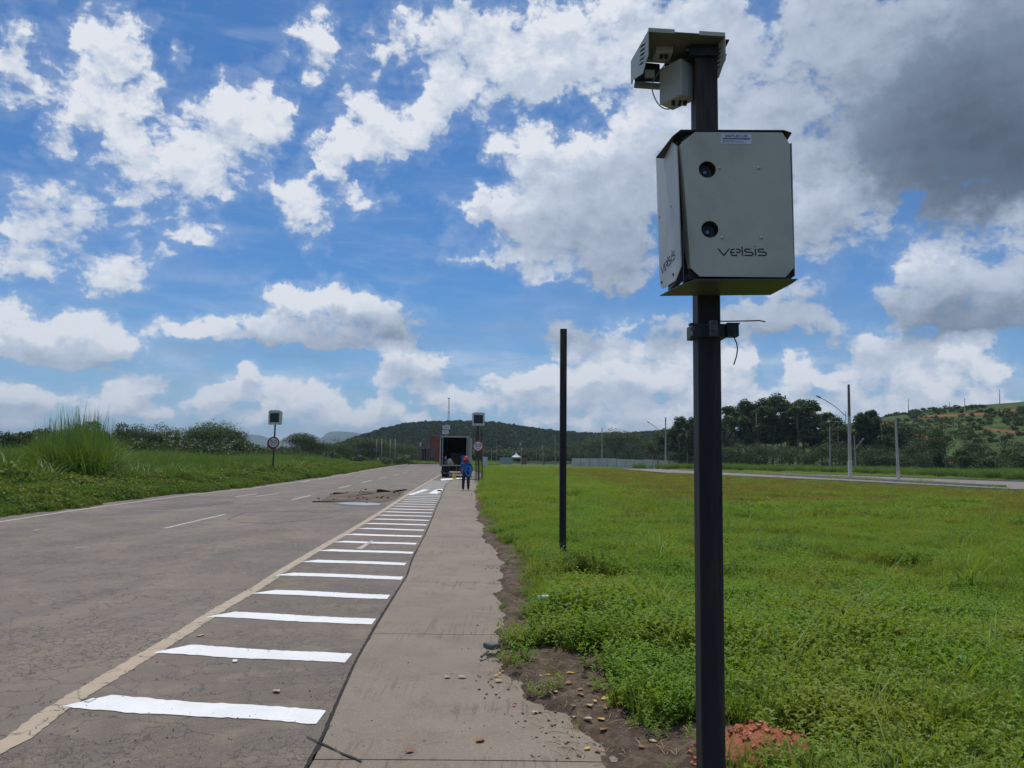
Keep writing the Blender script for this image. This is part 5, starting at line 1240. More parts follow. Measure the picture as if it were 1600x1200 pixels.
RUST = M('rusty_pole', (.10, .045, .028), (.05, .03, .024), 6, .8, stretch=(1, 1, .2))
for i, (pb_, pt_, py0, py1, dd) in enumerate([(742.2, 744.2, 752, 673, .5), (744.8, 745.6, 751, 668, 1.0), (751.8, 751.6, 752, 670, .45), (754.2, 753.2, 750, 671, .9)]):
    q = G(pb_, py0); q.y = br.y + dd; t_ = P(pt_, py1, q.y); q = P(pb_, py0, q.y); q.z = 0
    mb = MB(); mb.tube([Vector((0, 0, -.1)), Vector((t_.x - q.x, 0, t_.z))], .032, 6); o = mb.build('lean_pole', RUST); o.location = q
    tag(o, ['thin rusty pole, leftmost of the four behind the right speed sign', 'thin rusty pole, second from the left behind the right speed sign', 'thin rusty pole, third from the left behind the right speed sign', 'thin rusty pole, rightmost of the four behind the right speed sign'][i], 'pole', 'rusty poles behind the right speed sign')

# ------------------------------------------------------------------ box truck
def truck():
    base = G(709, 746); D = base.y; s = D / F; x0, x1 = -(709 - 687.5) * s, (731 - 709) * s
    t = thing('box_truck', 'box truck seen from behind, rear doors folded open, load bed full of gear', 'truck', base)
    W = (x1 - x0); xc = (x0 + x1) / 2; zb, zt = (746 - 727) * s, (746 - 684) * s; L = 6.0; th = .06
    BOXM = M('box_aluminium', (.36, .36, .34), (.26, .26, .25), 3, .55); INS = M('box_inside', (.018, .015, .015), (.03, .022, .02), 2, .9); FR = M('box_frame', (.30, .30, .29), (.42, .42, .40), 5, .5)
    mb = MB()
    mb.box((x0 + th / 2, L / 2, (zb + zt) / 2), (th, L, zt - zb)); mb.box((x1 - th / 2, L / 2, (zb + zt) / 2), (th, L, zt - zb))
    mb.box((xc, L / 2, zt + th / 2), (W, L, th)); mb.box((xc, L / 2, zb - th / 2), (W, L, th)); mb.box((xc, L + th / 2, (zb + zt) / 2), (W, th, zt - zb + 2 * th)); mb.build('cargo_box', BOXM, t)
    mb = MB(); e = .004
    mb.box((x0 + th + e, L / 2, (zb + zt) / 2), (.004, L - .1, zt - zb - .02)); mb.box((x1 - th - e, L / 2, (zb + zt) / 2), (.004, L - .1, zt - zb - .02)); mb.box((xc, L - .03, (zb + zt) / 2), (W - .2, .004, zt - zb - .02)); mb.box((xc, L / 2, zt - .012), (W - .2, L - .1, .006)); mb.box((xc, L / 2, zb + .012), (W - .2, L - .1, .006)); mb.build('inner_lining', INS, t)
    mb = MB()
    for (cx, cz, dx, dz) in ((x0 - .01, (zb + zt) / 2, .07, zt - zb + .2), (x0 + .20, (zb + zt) / 2 + .03, .06, zt - zb - .02), (x1 - .13, (zb + zt) / 2 + .03, .07, zt - zb - .02), (xc, zt + .07, W + .1, .10), (xc + .05, zb - .02, W, .09)):
        mb.box((cx, -.06, cz), (dx, .08, dz))
    mb.build('rear_frame', FR, t)
    for sx, lab in ((x0 - .05, 0), (x1 + .03, 1)):
        mb = MB(); mb.bbox((sx, .62, (zb + zt) / 2), (.045, 1.15, zt - zb), .01); dr = mb.build('rear_door', M('door_grey_green', (.20, .23, .20), (.26, .28, .25), 2, .6), t)
        mb = MB(); mb.tube([(sx + (-.04 if lab == 0 else .04), .95, zb + .1), (sx + (-.04 if lab == 0 else .04), .95, zt - .1)], .018, 6); mb.build('lock_rod', STEEL, dr)
    mb = MB(); mb.tube([(x1 + .10, .0, zb + .55), (x1 + .33, .0, zb + .62), (x1 + .33, .0, zb - .25)], .026, 6); mb.tube([(x1 + .05, 0, zb + .13), (x1 + .33, 0, zb + .13)], .02, 6); mb.build('side_ladder', M('white_rail', (.6, .6, .58), None, 5, .5), t)
    CH = M('chassis_black', (.014, .012, .012), (.03, .025, .022), 6, .8)
    mb = MB(); mb.box((xc - .4, 3.4, zb - .30), (.14, 7.6, .22)); mb.box((xc + .4, 3.4, zb - .30), (.14, 7.6, .22)); mb.box((xc, .6, zb - .28), (W * .9, .10, .24)); mb.box((xc, .25, zb - .32), (W * .92, .03, .46)); mb.build('chassis', CH, t)
    mb = MB(); mb.bbox((xc, -.05, .36), (W * .93, .10, .13), .015); bp = mb.build('bumper', CH, t)
    wr, rr = M('reflex_white', (.62, .60, .60), None, 5, .4), M('reflex_red', (.35, .03, .03), None, 5, .4)
    n = 12
    for k in range(n):
        mb = MB(); mb.box((x0 + .14 + (W - .28) * (k + .5) / n, -.103, .375), ((W - .30) / n * .9, .006, .055)); mb.build('reflector', wr if k % 2 else rr, bp)
    mb = MB(); mb.box((xc - .22, -.106, .225), (.40, .008, .13)); pl = mb.build('number_plate', M('plate', (.55, .54, .52), None, 5, .4), bp)
    for sx in (x0 + .18, x1 - .18):
        mb = MB(); mb.bbox((sx, -.02, .52), (.26, .05, .11), .01); mb.build('tail_light', rr, t)
    TY = M('tyre_rubber', (.014, .014, .014), (.03, .028, .026), 10, .85)
    for (sx, yy) in ((x0 + .17, 1.5), (x0 + .46, 1.5), (x1 - .17, 1.5), (x1 - .46, 1.5), (x0 + .17, 6.9), (x1 - .17, 6.9)):
        mb = MB(); r = .42; w = .125
        mb.tube([(sx - w, yy, r), (sx - w * .8, yy, r), (sx + w * .8, yy, r), (sx + w, yy, r)], [r * .90, r, r, r * .90], 24); wh = mb.build('wheel', TY, t, auto=True)
        mb = MB(); mb.tube([(sx - w - .004, yy, r), (sx + w + .004, yy, r)], .22, 16); mb.build('rim', STEEL, wh, auto=True)
    mb = MB(); mb.bbox((xc, 7.1, 1.45), (2.1, 1.7, 2.0), .12); cb = mb.build('cab', M('cab_white', (.5, .5, .5), None, 3, .4), t, auto=True)
    # the load
    def load(name, lab, cat, mb, m, grp=None):
        o = mb.build(name, m, None, auto=True); o.location = base; tag(o, lab, cat, grp); return o
    z = zb + .02
    def at_(px, py, dy=.45): return ((px - 709) * s, dy, (746 - py) * s)
    mb = MB(); c = at_(723.5, 716); mb.tube([(c[0], .6, z), (c[0], .6, z + .03), (c[0], .6, z + .85), (c[0], .6, z + .88)], [.29, .30, .30, .27], 20); mb.tube([(c[0], .6, z + .28), (c[0], .6, z + .32)], .312, 20); mb.tube([(c[0], .6, z + .56), (c[0], .6, z + .60)], .312, 20)
    load('blue_drum', 'blue plastic drum standing at the right inside the truck', 'drum', mb, M('drum_blue', (.02, .11, .30), (.03, .14, .36), 4, .4))
    mb = MB(); rnd = random.Random(3); c = at_(701, 722)
    ring = lambda zz, r, k: [(c[0] + r * math.cos(a) * (1 + .12 * math.sin(a * 3 + k)) + .05 * k * .3, .35 + r * .8 * math.sin(a), zz) for a in [2 * math.pi * i / 12 for i in range(12)]]
    vs = []; lv = [(z, .22), (z + .15, .28), (z + .32, .26), (z + .48, .20), (z + .58, .10)]
    for k, (zz, r) in enumerate(lv): vs += ring(zz, r, k)
    mb.add(vs, [(j * 12 + i, j * 12 + (i + 1) % 12, (j + 1) * 12 + (i + 1) % 12, (j + 1) * 12 + i) for j in range(4) for i in range(12)] + [tuple(48 + i for i in range(12))])
    load('white_sack', 'slumped white sack on the left of the truck bed', 'sack', mb, M('sack_white', (.48, .47, .42), (.38, .37, .33), 5, .8))
    mb = MB(); c = at_(706, 725); mb.tube([(c[0], .15, z), (c[0], .15, z + .20), (c[0], .15, z + .25)], [.17, .21, .20], 16); load('orange_basin', 'pale orange bucket beside the white sack in the truck', 'bucket', mb, M('bucket_orange', (.50, .24, .12), (.40, .30, .2), 4, .6))
    for k, (px, zz) in enumerate(((695, .42), (695, .02))):
        mb = MB(); c = at_(px, 716); mb.tube([(c[0], .4, z + zz + .01), (c[0], .4, z + zz + .28), (c[0], .4, z + zz + .33), (c[0], .4, z + zz + .38)], [.10, .10, .05, .035], 12); load('paint_can', ['grey canister stacked on top of another at the left of the truck bed', 'grey canister below another at the left of the truck bed'][k], 'canister', mb, M('can_grey', (.34, .34, .33), (.2, .2, .2), 5, .6), 'canisters in the truck')
    mb = MB(); mb.bbox(((715 - 709) * s, 1.2, z + .35), (.9, .8, .68), .04); load('dark_crate', 'dark brown crate in the middle of the truck bed', 'crate', mb, M('crate_dark', (.05, .022, .016), (.03, .016, .014), 5, .8))
    mb = MB(); mb.bbox(((712 - 709) * s, 2.2, z + .55), (1.3, .8, 1.08), .05); load('machine', 'dark machine standing deep inside the truck', 'machine', mb, M('machine_dark', (.03, .028, .03), (.05, .03, .02), 3, .6))
    return base, s
tb, ts = truck()

# yellow jug on the ground
q = G(709.5, 748.5); mb = MB(); mb.bbox((0, 0, .20), (.30, .24, .38), .04); mb.tube([(0, 0, .39), (0, 0, .45)], .05, 10)
jug = thing('yellow_canister', 'yellow plastic canister standing on the ground behind the truck', 'canister', q); mb.build('body', M('yellow_plastic', (.55, .36, .03), (.48, .30, .03), 4, .5), jug, auto=True)
mb = MB(); mb.tube([(-.10, 0, .38), (-.10, 0, .46), (.08, 0, .46), (.10, 0, .39)], .018, 6); mb.build('handle', bpy.data.materials['yellow_plastic'], jug)
mb = MB(); mb.tube([(0, 0, .0), (-.06, .06, 1.30)], .014, 6); o = mb.build('broom_handle', M('wood_handle', (.30, .22, .12), None, 5, .7)); o.location = G(713.5, 748.2); tag(o, 'thin wooden handle leaning at the truck tailboard above the yellow canister', 'stick')

# ------------------------------------------------------------------ the worker
def skin(name, joints, edges, mat, parent, lv=2):
    me = bpy.data.meshes.new(name); me.from_pydata([j[0] for j in joints], edges, []); o = bpy.data.objects.new(name, me); COL.objects.link(o)
    md = o.modifiers.new('s', 'SKIN'); md.use_smooth_shade = True
    for v, j in zip(me.skin_vertices[0].data, joints): v.radius = j[1] if isinstance(j[1], tuple) else (j[1], j[1])
    me.skin_vertices[0].data[0].use_root = True
    sb = o.modifiers.new('u', 'SUBSURF'); sb.levels = lv; sb.render_levels = lv
    dg = bpy.context.evaluated_depsgraph_get(); m2 = bpy.data.meshes.new_from_object(o.evaluated_get(dg)); o.modifiers.clear(); o.data = m2; m2.name = name
    m2.materials.clear(); 
    for mt in (mat if isinstance(mat, list) else [mat]): m2.materials.append(mt)
    o.parent = parent; return o
def worker():
    base = G(727.8, 766.3); t = thing('person', 'worker in blue shirt, dark trousers and orange cap walking away with a blue tub', 'person', base)
    SK = M('skin', (.16, .085, .055), None, 5, .6); SHIRT = M('shirt_blue', (.022, .11, .33), (.015, .08, .25), 14, .85, bump=.3); TR = M('trousers_dark', (.020, .024, .036), (.03, .034, .045), 12, .9, bump=.3)
    J = [((0, 0, .93), (.175, .13)), ((0, -.01, 1.10), (.18, .13)), ((0, -.02, 1.30), (.21, .14)), ((0, -.01, 1.42), (.14, .10)), ((0, .0, 1.50), (.055, .055)), ((0, .02, 1.60), (.088, .10)), ((0, .02, 1.68), (.075, .085)),
         ((.105, 0, .84), .12), ((.125, -.02, .50), .095), ((.125, .02, .14), .075), ((.12, -.10, .045), (.045, .035)),
         ((-.105, 0, .84), .12), ((-.14, .04, .50), .095), ((-.15, .00, .14), .075), ((-.135, .12, .045), (.045, .035)),
         ((.22, 0, 1.38), .085), ((.31, .02, 1.12), .062), ((.27, .16, .92), .042), ((.24, .20, .86), (.030, .018)),
         ((-.22, 0, 1.38), .085), ((-.29, .05, 1.12), .062), ((-.28, .22, .97), .042), ((-.27, .28, .95), (.030, .018))]
    J[10] = ((.12, .12, .045), (.045, .035)); 
    E = [(0, 1), (1, 2), (2, 3), (3, 4), (4, 5), (5, 6), (0, 7), (7, 8), (8, 9), (9, 10), (0, 11), (11, 12), (12, 13), (13, 14), (3, 15), (15, 16), (16, 17), (17, 18), (3, 19), (19, 20), (20, 21), (21, 22)]
    body = skin('body', J, E, [SK, SHIRT, TR, M('boots', (.05, .035, .025), None, 6, .8)], t)
    for p in body.data.polygons:
        c = p.center
        if c.z < .13: p.material_index = 3
        elif c.z < .98 and abs(c.x) < .22 and c.y < .15: p.material_index = 2
        elif c.z < 1.50 and not (c.z < 1.08 and abs(c.x) > .2): p.material_index = 1
        elif 1.3 < c.z < 1.5: p.material_index = 1
    for v in body.data.vertices:      # shirt and trousers hang a little loose, folds round waist and knees
        k = .012 * math.sin(v.co.z * 38 + v.co.x * 17) if .15 < v.co.z < 1.45 else 0
        v.co.x += k * .6; v.co.y += k
    for s in (-1, 1):
        mb = MB(); mb.tube([(s * .088, .02, 1.56), (s * .098, .02, 1.585), (s * .098, .02, 1.62), (s * .088, .02, 1.635)], [.012, .022, .022, .010], 8); mb.build('ear', SK, t, smooth=True)
        h = (.24, .20, .86) if s > 0 else (-.27, .28, .95)
        for k in range(4):
            mb = MB(); x = h[0] + (k - 1.5) * .017; L_ = (.034, .04, .038, .03)[k]; mb.tube([(x, h[1] + .005, h[2] - .012), (x, h[1] + .02, h[2] - .012 - L_ * .6), (x, h[1] + .008, h[2] - .015 - L_)], [.0095, .009, .006], 6); mb.build('finger', SK, t, smooth=True)
        mb = MB(); mb.tube([(h[0] - s * .026, h[1], h[2] + .006), (h[0] - s * .040, h[1] + .012, h[2] - .018), (h[0] - s * .034, h[1] + .018, h[2] - .038)], [.011, .010, .007], 6); mb.build('thumb', SK, t, smooth=True)
    OR = M('cap_orange', (.62, .095, .030), (.52, .08, .03), 6, .7)
    mb = MB(); n = 20; vs = []
    prof = [(.185, 1.625), (.180, 1.638), (.122, 1.66), (.120, 1.72), (.108, 1.765), (.065, 1.790), (.004, 1.796)]
    for r, z in prof: vs += [(r * math.cos(2 * math.pi * k / n), .02 + r * (1.05 if r > .12 else 1.1) * math.sin(2 * math.pi * k / n), z) for k in range(n)]
    mb.add(vs, [(j * n + k, j * n + (k + 1) % n, (j + 1) * n + (k + 1) % n, (j + 1) * n + k) for j in range(len(prof) - 1) for k in range(n)] + [tuple((len(prof) - 1) * n + k for k in range(n))]); mb.build('cap', OR, t, smooth=True)
    mb = MB(); n = 18; vs = []; prof = [(.098, 1.645), (.106, 1.60), (.118, 1.54), (.150, 1.47), (.16, 1.45)]
    for r, z in prof: vs += [(r * math.cos(a) * 1.0, .005 + r * .85 * math.sin(a), z) for a in [math.pi * (.92 + 1.16 * k / (n - 1)) for k in range(n)]]
    mb.add(vs, [(j * n + k, j * n + k + 1, (j + 1) * n + k + 1, (j + 1) * n + k) for j in range(len(prof) - 1) for k in range(n - 1)]); mb.build('neck_flap', M('flap_red', (.34, .030, .028), (.26, .03, .03), 8, .85), t, smooth=True)
    # eyes, nose and mouth, on the side turned away
    for s in (-1, 1): mb = MB(); mb.tube([(s * .032, .108, 1.625), (s * .032, .120, 1.625)], [.012, .006], 8); mb.build('eye', M('eye_white', (.6, .6, .58), None, 5, .3), t)
    mb = MB(); mb.tube([(0, .112, 1.625), (0, .140, 1.588), (0, .118, 1.580)], [.008, .014, .008], 6); mb.build('nose', SK, t, smooth=True)
    mb = MB(); mb.tube([(-.022, .114, 1.555), (0, .122, 1.553), (.022, .114, 1.555)], .006, 6); mb.build('mouth', M('lips', (.16, .05, .04), None, 5, .6), t, smooth=True)
    # the tub, hung on the right hip
    s = base.y / F; cx, cz = (732.0 - 727.8) * s, (766.3 - 736.5) * s
    mb = MB(); n = 26; vs = []
    prof = [(.235, -.13), (.245, -.145), (.215, -.14), (.195, -.05), (.18, .03), (.004, .035)]
    prof2 = [(.240, -.130), (.205, -.04), (.19, .045), (.004, .05)]
    for pf in (prof, prof2):
        b0 = len(vs)
        for r, y in pf: vs += [(cx + r * .72 * math.cos(2 * math.pi * k / n), -.10 + y * .8, cz + r * 1.15 * math.sin(2 * math.pi * k / n)) for k in range(n)]
        mb.F += [[b0 + j * n + k, b0 + j * n + (k + 1) % n, b0 + (j + 1) * n + (k + 1) % n, b0 + (j + 1) * n + k] for j in range(len(pf) - 1) for k in range(n)]; mb.MI += [0] * ((len(pf) - 1) * n)
    mb.V = [tuple(v) for v in vs]
    o = mb.build('tub', M('tub_blue', (.045, .34, .80), (.035, .27, .70), 4, .4), None, smooth=True); o.location = base; tag(o, 'bright blue round plastic tub carried at the hip of the worker', 'tub')
    mb = MB(); mb.tube([(-.26, .30, .93), (-.42, -.02, 0.0)], .012, 6); mb.tube([(-.26, .30, .93), (-.20, .42, 1.35)], .012, 6); o = mb.build('long_handle', M('white_rail', (.6, .6, .58)), None); o.location = base; tag(o, 'long thin tool handle held in the left hand of the worker', 'handle')
worker()

# ------------------------------------------------------------------ utility poles
def pole(px, yb, yt, label, dist=None, arm=None, H=None, group='concrete utility poles', z0=None, pxt=None, gear=False, lime=False, dark=0.0, name='utility_pole', fat=1.0):
    if z0 is None:
        b = G(px, yb) if dist is None else place(px, dist)
    else: b = z0
    tp = P(pxt or px, yt, b.y); Hh = tp.z - b.z
    t = thing(name, label, 'lamp post' if arm else 'utility pole', b, group); dx = tp.x - b.x; mb = MB()
    r0, r1 = (.011 * Hh + .07) * fat, (.0045 * Hh + .055) * fat
    def ring(z, r): f = z / Hh; return [Vector((dx * f + x * r, y * r, z)) for x, y in ((-1, -.72), (-.72, -1), (.72, -1), (1, -.72), (1, .72), (.72, 1), (-.72, 1), (-1, .72))]
    zs = [-.3, Hh * .5, Hh]; vs = []
    for z in zs: vs += ring(z, r0 + (r1 - r0) * max(0, z) / Hh)
    mb.add(vs, [(j * 8 + i, j * 8 + (i + 1) % 8, (j + 1) * 8 + (i + 1) % 8, (j + 1) * 8 + i) for j in range(2) for i in range(8)] + [tuple(16 + i for i in range(8))]); mb.build('shaft', CONC, t)
    if lime:
        mb = MB(); vs = ring(-.1, r0 * 1.03) + ring(lime, r0 * 1.0 * (1 - .03)); vs = [Vector((v.x, v.y, v.z)) for v in vs]
        vs = ring(-.1, (r0) * 1.05) + ring(lime, (r0 + (r1 - r0) * lime / Hh) * 1.05); mb.add(vs, [(i, (i + 1) % 8, 8 + (i + 1) % 8, 8 + i) for i in range(8)] + [tuple(8 + i for i in range(8))]); mb.build('limewash_foot', LIME, t)
    if dark:  # darker sleeve from this height to the top of the shaft
        mb = MB(); r_ = (r0 + (r1 - r0) * dark) * 1.04; vs = ring(Hh * dark, r_) + ring(Hh + .01, r1 * 1.06); mb.add(vs, [(i, (i + 1) % 8, 8 + (i + 1) % 8, 8 + i) for i in range(8)] + [tuple(8 + i for i in range(8))]); mb.build('dark_top', M('dark_top', (.16, .14, .13), (.11, .10, .10), 3, .9), t)
    if arm:
        a0 = P(arm[0], arm[1], b.y) - b; a1 = P(arm[2], arm[3], b.y) - b; mid = (a0 + a1) / 2 + Vector((-(a1.z - a0.z), 0, a1.x - a0.x)).normalized() * (.10 if a1.x > a0.x else -.10) * (a1 - a0).length
        pts = [a0 * (1 - s) ** 2 + mid * 2 * s * (1 - s) + a1 * s * s for s in [k / 8 for k in range(9)]]
        ar = MB(); ar.tube(pts, .045 if b.y < 120 else .06, 6); ao = ar.build('lamp_arm', M('galvanised', (.30, .31, .32), None, 5, .5, metal=.3), t, smooth=True)
        dv = (pts[-1] - pts[-2]).normalized(); lm = MB(); e = pts[-1]; lm.tube([e, e + dv * .15, e + dv * .5, e + dv * .7], [.05, .11, .10, .03], 8); lm.build('lamp_head', M('lamp_head', (.22, .22, .22), None, 5, .5), ao, smooth=True)
    if gear:
        mb = MB(); mb.tube([(dx * .8 - r0 * 2.4, -.1, Hh * gear - .4), (dx * .8 - r0 * 2.4, -.1, Hh * gear + .4)], .30 * fat, 12); mb.build('transformer', M('transformer_grey', (.42, .42, .42), None, 5, .5), t)
        mb = MB(); mb.box((dx, -.15, Hh * .96), (1.7, .1, .12)); mb.build('crossarm', CONC, t)
    return t
gp = 'concrete utility poles along the far street'
pole(1328.5, 747, 601, 'tallest grey concrete pole with white painted foot and long curved lamp arm', arm=(1322, 651, 1283, 622), lime=2.1, dark=.66, group=gp, pxt=1326)
pole(1337.5, 739.5, 680, 'slim pale pole with short lamp arm just right of the tallest concrete pole', arm=(1337, 702, 1346, 689), group=gp, pxt=1334.5, fat=.7)
pole(1404, 750, 649.5, 'leaning grey concrete pole without lamp right of the tallest pole', lime=.95, group=gp, pxt=1399, fat=.95)
pole(1040, 733, 652, 'concrete pole with lamp arm at the right end of the block wall', arm=(1038, 682, 1015, 661), group=gp, lime=1.5, dark=.9)
pole(940.5, 728, 668, 'concrete pole with short lamp arm in front of the block wall', arm=(940, 688, 930, 679), group=gp)
FAR = [(867.5,724,680,300,'bare pale pole just left of the black square post'),(776.5,721,690,235,'pale pole left of the white pointed tent'),(814.4,723,688,245,'pole with crossarm right in front of the white pointed tent',.85),
 (800.4,712,700,330,'small pole just left of the tent peak'),(838,720,700,330,'faint pole halfway between the tent and the black square post'),(848.6,720,695,300,'pole with transformer between the tent and the black square post',.85),(843.6,720,706,330,'short pole left of the one with transformer'),
 (917.5,716,696,300,'short pale pole behind the left part of the block wall'),(958.4,716,691,300,'pale pole behind the middle of the block wall'),(1019.8,716,688,290,'pale pole behind the right part of the block wall'),(768,720,702,300,'short pale pole left of the tent, next to the right speed sign'),
 (1146,723,690,215,'pale pole with slight lean just right of the camera post'),(1196.5,724,683,205,'pale pole with transformer before the tree belt',.85),(1296.5,720,667,150,'thin pale pole left of the tallest concrete pole'),
 (283.7,711,693,125,'grey pole before the big rounded tree on the left'),(330,712,697,128,'short grey pole under the big rounded tree'),(357,714,699,125,'pole at the right end of the big rounded tree'),(380.6,706,696,160,'small pole right of the big rounded trees'),(754.7,714,688,240,'thin pole right behind the right speed sign'),(788,720,708,330,'tiny pole by the pale fence left of the tent')]
for f in FAR:
    pole(f[0], f[1], f[2], f[4], dist=f[3], gear=f[5] if len(f) > 5 else False, group='distant utility poles', arm=(1197, 697, 1208, 690) if f[0] == 1196.5 else None, fat=.8)
HP = [(1419.6,640,623,'dark pole on the hill crest, left of the crest row'),(1483.7,636.5,628,'small dark pole on the hill crest between two taller ones'),(1507.3,646,622.6,'pole near the hill crest, third from the left'),(1562,628.5,608,'tallest dark pole on the hill crest near the right edge'),(1426.3,684.5,659,'pale pole by the red earth cut on the hill'),(1562.7,691.5,674,'pale pole low on the hill near the right edge'),(1524.3,671.5,663,'tiny white pole halfway up the hill'),(1321.5,667,642,'pale pole on the hill just left of the tallest concrete pole')]
for i, (px, yb, yt, lab) in enumerate(HP):
    q = on_hill(px, yb, f_right, 215, 430)
    if q is None: q = on_hill(px, yb + 3, f_right, 215, 430)
    if q is None: q = on_hill(px, yb + 7, f_right, 215, 430)
    if q: pole(px, yb, yt, lab, z0=q, group='poles on the grassy hill', fat=.85, dark=(.02 if i in (0, 1, 3) else .6))
# mast on the wooded hill
q = on_hill(701, 661, f_wood, 500, 800) or Vector((-62, 755, 35))
top = P(701, 623, q.y); mb = MB(); Hm = top.z - q.z
t = thing('communication_mast', 'thin lattice mast on the wooded hill above the truck', 'mast', q)
for k in range(3):
    a = k * 2.094; mb.tube([(1.3 * math.cos(a), 1.3 * math.sin(a), -1), (.45 * math.cos(a), .45 * math.sin(a), Hm)], .14, 5)
for k in range(12):
    z = Hm * k / 12; z2 = Hm * (k + 1) / 12; r = 1.3 - .85 * k / 12
    for j in range(3): mb.tube([(r * math.cos(j * 2.094), r * math.sin(j * 2.094), z), (r * .94 * math.cos(j * 2.094 + 2.094), r * .94 * math.sin(j * 2.094 + 2.094), z2)], .07, 4)
MAST = M('mast_grey', (.10, .12, .14), None, 5, .6); mb.build('lattice', MAST, t)
mb = MB(); mb.tube([(0, 0, Hm), (0, 0, Hm + .8)], [1.1, 1.1], 10); mb.build('top_platform', MAST, t); mb = MB(); mb.box((0, -.6, Hm * .48), (1.1, .4, .8)); mb.build('antenna', MAST, t)

# white boards on a pole behind the truck
q = place(697.5, 96); q.z = 0; s = 96 / F; t = thing('traffic_equipment_pole', 'two white boxes mounted one above the other on a pole behind the truck', 'equipment pole', q); WB = M('white_board', (.62, .66, .68), (.5, .54, .56), 3, .5)
zt = P(697, 662, 96).z; mb = MB(); mb.tube([(-.05, 0, -.1), (0, 0, zt)], .06, 8); mb.build('post', CONC, t)
for (a, b_, c, d_) in ((691.8, 665, 703.2, 671.2), (691.6, 672.5, 701.2, 678.2)):
    p0, p1 = P(a, b_, 96) - q, P(c, d_, 96) - q; mb = MB(); mb.bbox(((p0.x + p1.x) / 2, -.25, (p0.z + p1.z) / 2), (p1.x - p0.x, .25, p0.z - p1.z), .02); bx = mb.build('white_box', WB, t)
    mb = MB(); mb.box(((p0.x + p1.x) / 2, -.379, (p0.z + p1.z) / 2), ((p1.x - p0.x) * .6, .004, (p0.z - p1.z) * .35)); mb.build('box_marking', M('box_marking', (.36, .42, .46), None, 5, .6), bx)
p0 = P(697.5, 663, 96) - q; mb = MB(); mb.tube([(p0.x, -.2, p0.z - .1), (p0.x, -.2, p0.z + .08)], [.16, .12], 10); mb.build('sensor', M('sensor_green', (.25, .33, .32), None, 5, .5), t)

# ------------------------------------------------------------------ brick building with its props
def building():
    D = 188.0; s = D / F; b = place(676, D); b.z = 0; t = thing('brick_building', 'unfinished red brick building with concrete columns and wooden props', 'building', b)
    BR = M('brick', (.28, .082, .045), (.22, .062, .036), .9, .9); CO = M('raw_concrete', (.20, .17, .15), (.15, .13, .115), .6, .9); WD = M('prop_wood', (.26, .21, .16), (.18, .14, .11), 1, .9); DK = M('interior_shade', (.014, .013, .014), None, 1, .9)
    X = lambda px: (px - 676) * s; Z = lambda py: (719 - py) * s + 1.4 - .0
    Z0 = EYE + (717.2 - 720) * s
    Z = lambda py: EYE + (717.2 - py) * s
    mb = MB(); 
    def wall(px0, px1, py0, py1, y=0, th=.25): mb.box(((X(px0) + X(px1)) / 2, y + th / 2, (Z(py0) + Z(py1)) / 2), (X(px1) - X(px0), th, Z(py0) - Z(py1)))
    # upper floor wall in panels round window openings, ground floor left open on the left
    wall(671.5, 688, 689, 700.5); wall(671.5, 682.5, 682, 688.8); wall(683.4, 688, 682, 688.8); wall(671.5, 678, 700.8, 714); wall(680, 684, 700.8, 722); wall(685.5, 690, 700.8, 722); wall(671.5, 690, 700.5, 700.8, -.05); wall(690, 700, 682, 722, .1)
    wall(684.0, 685.5, 704, 722, .02); wall(678.0, 680, 700.8, 705, .01)
    mb.build('brick_wall', BR, t)
    mb = MB(); mb.box((X(673), 4.5, Z(700)), (X(700) - X(652), .25, .3)); mb.box((X(672), 4.4, Z(710)), (X(671) - X(655) + 2.6, .2, Z(700) - Z(720))); mb.build('shade_slabs', DK, t)  # near-black slabs: shade inside the open floors put in as colour
    for px in (653.5, 658, 667, 671.3, 679, 689):
        mb = MB(); y0 = {653.5: 692, 658: 676, 667: 676, 671.3: 677, 679: 700, 689: 679}[px]; mb.box((X(px), -.15, (Z(y0) + Z(722)) / 2), (.24, .24, Z(y0) - Z(722))); mb.build('column', CO, t)
    for (a, c, py, h) in ((652, 672, 700.3, .35), (656, 674, 676.3, .22), (655, 673, 681.5, .16), (672, 692, 679.8, .25), (652, 658, 692, .16), (658, 667, 697, .16)):
        mb = MB(); mb.box(((X(a) + X(c)) / 2, -.30, Z(py)), (X(c) - X(a), .22, h)); mb.build('beam', CO, t)
    mb = MB()
    mb.box(((X(651) + X(672)) / 2, 2.2, Z(699.6)), (X(672) - X(651), 4.4, .22)); mb.build('floor_slab', CO, t)
    for px, y0, y1 in ((655.5, 702, 722), (661, 702, 722), (663.5, 702, 722), (664.8, 683, 699), (669.3, 684, 722), (674.5, 700, 722), (676.5, 700, 722), (682, 679, 687), (685.5, 679, 688), (652, 703, 722), (668.2, 679, 699)):
        mb = MB(); mb.tube([(X(px), -.55, Z(y1)), (X(px) + .05, -.50, Z(y0))], .06, 5); mb.build('wooden_prop', WD, t)
    for (a, c, py) in ((671, 679, 714), (672, 679, 706), (657, 668, 688)):
        mb = MB(); mb.tube([(X(a), -.62, Z(py)), (X(c), -.60, Z(py))], .06, 5); mb.build('wooden_rail', WD, t)
    mb = MB(); mb.box((X(656.8), -.5, Z(693.5)), (.32, .2, .5)); mb.box((X(656.8), -.5, Z(696.5)), (.25, .2, .3)); mb.build('white_bag', WHITEP, t)
building()

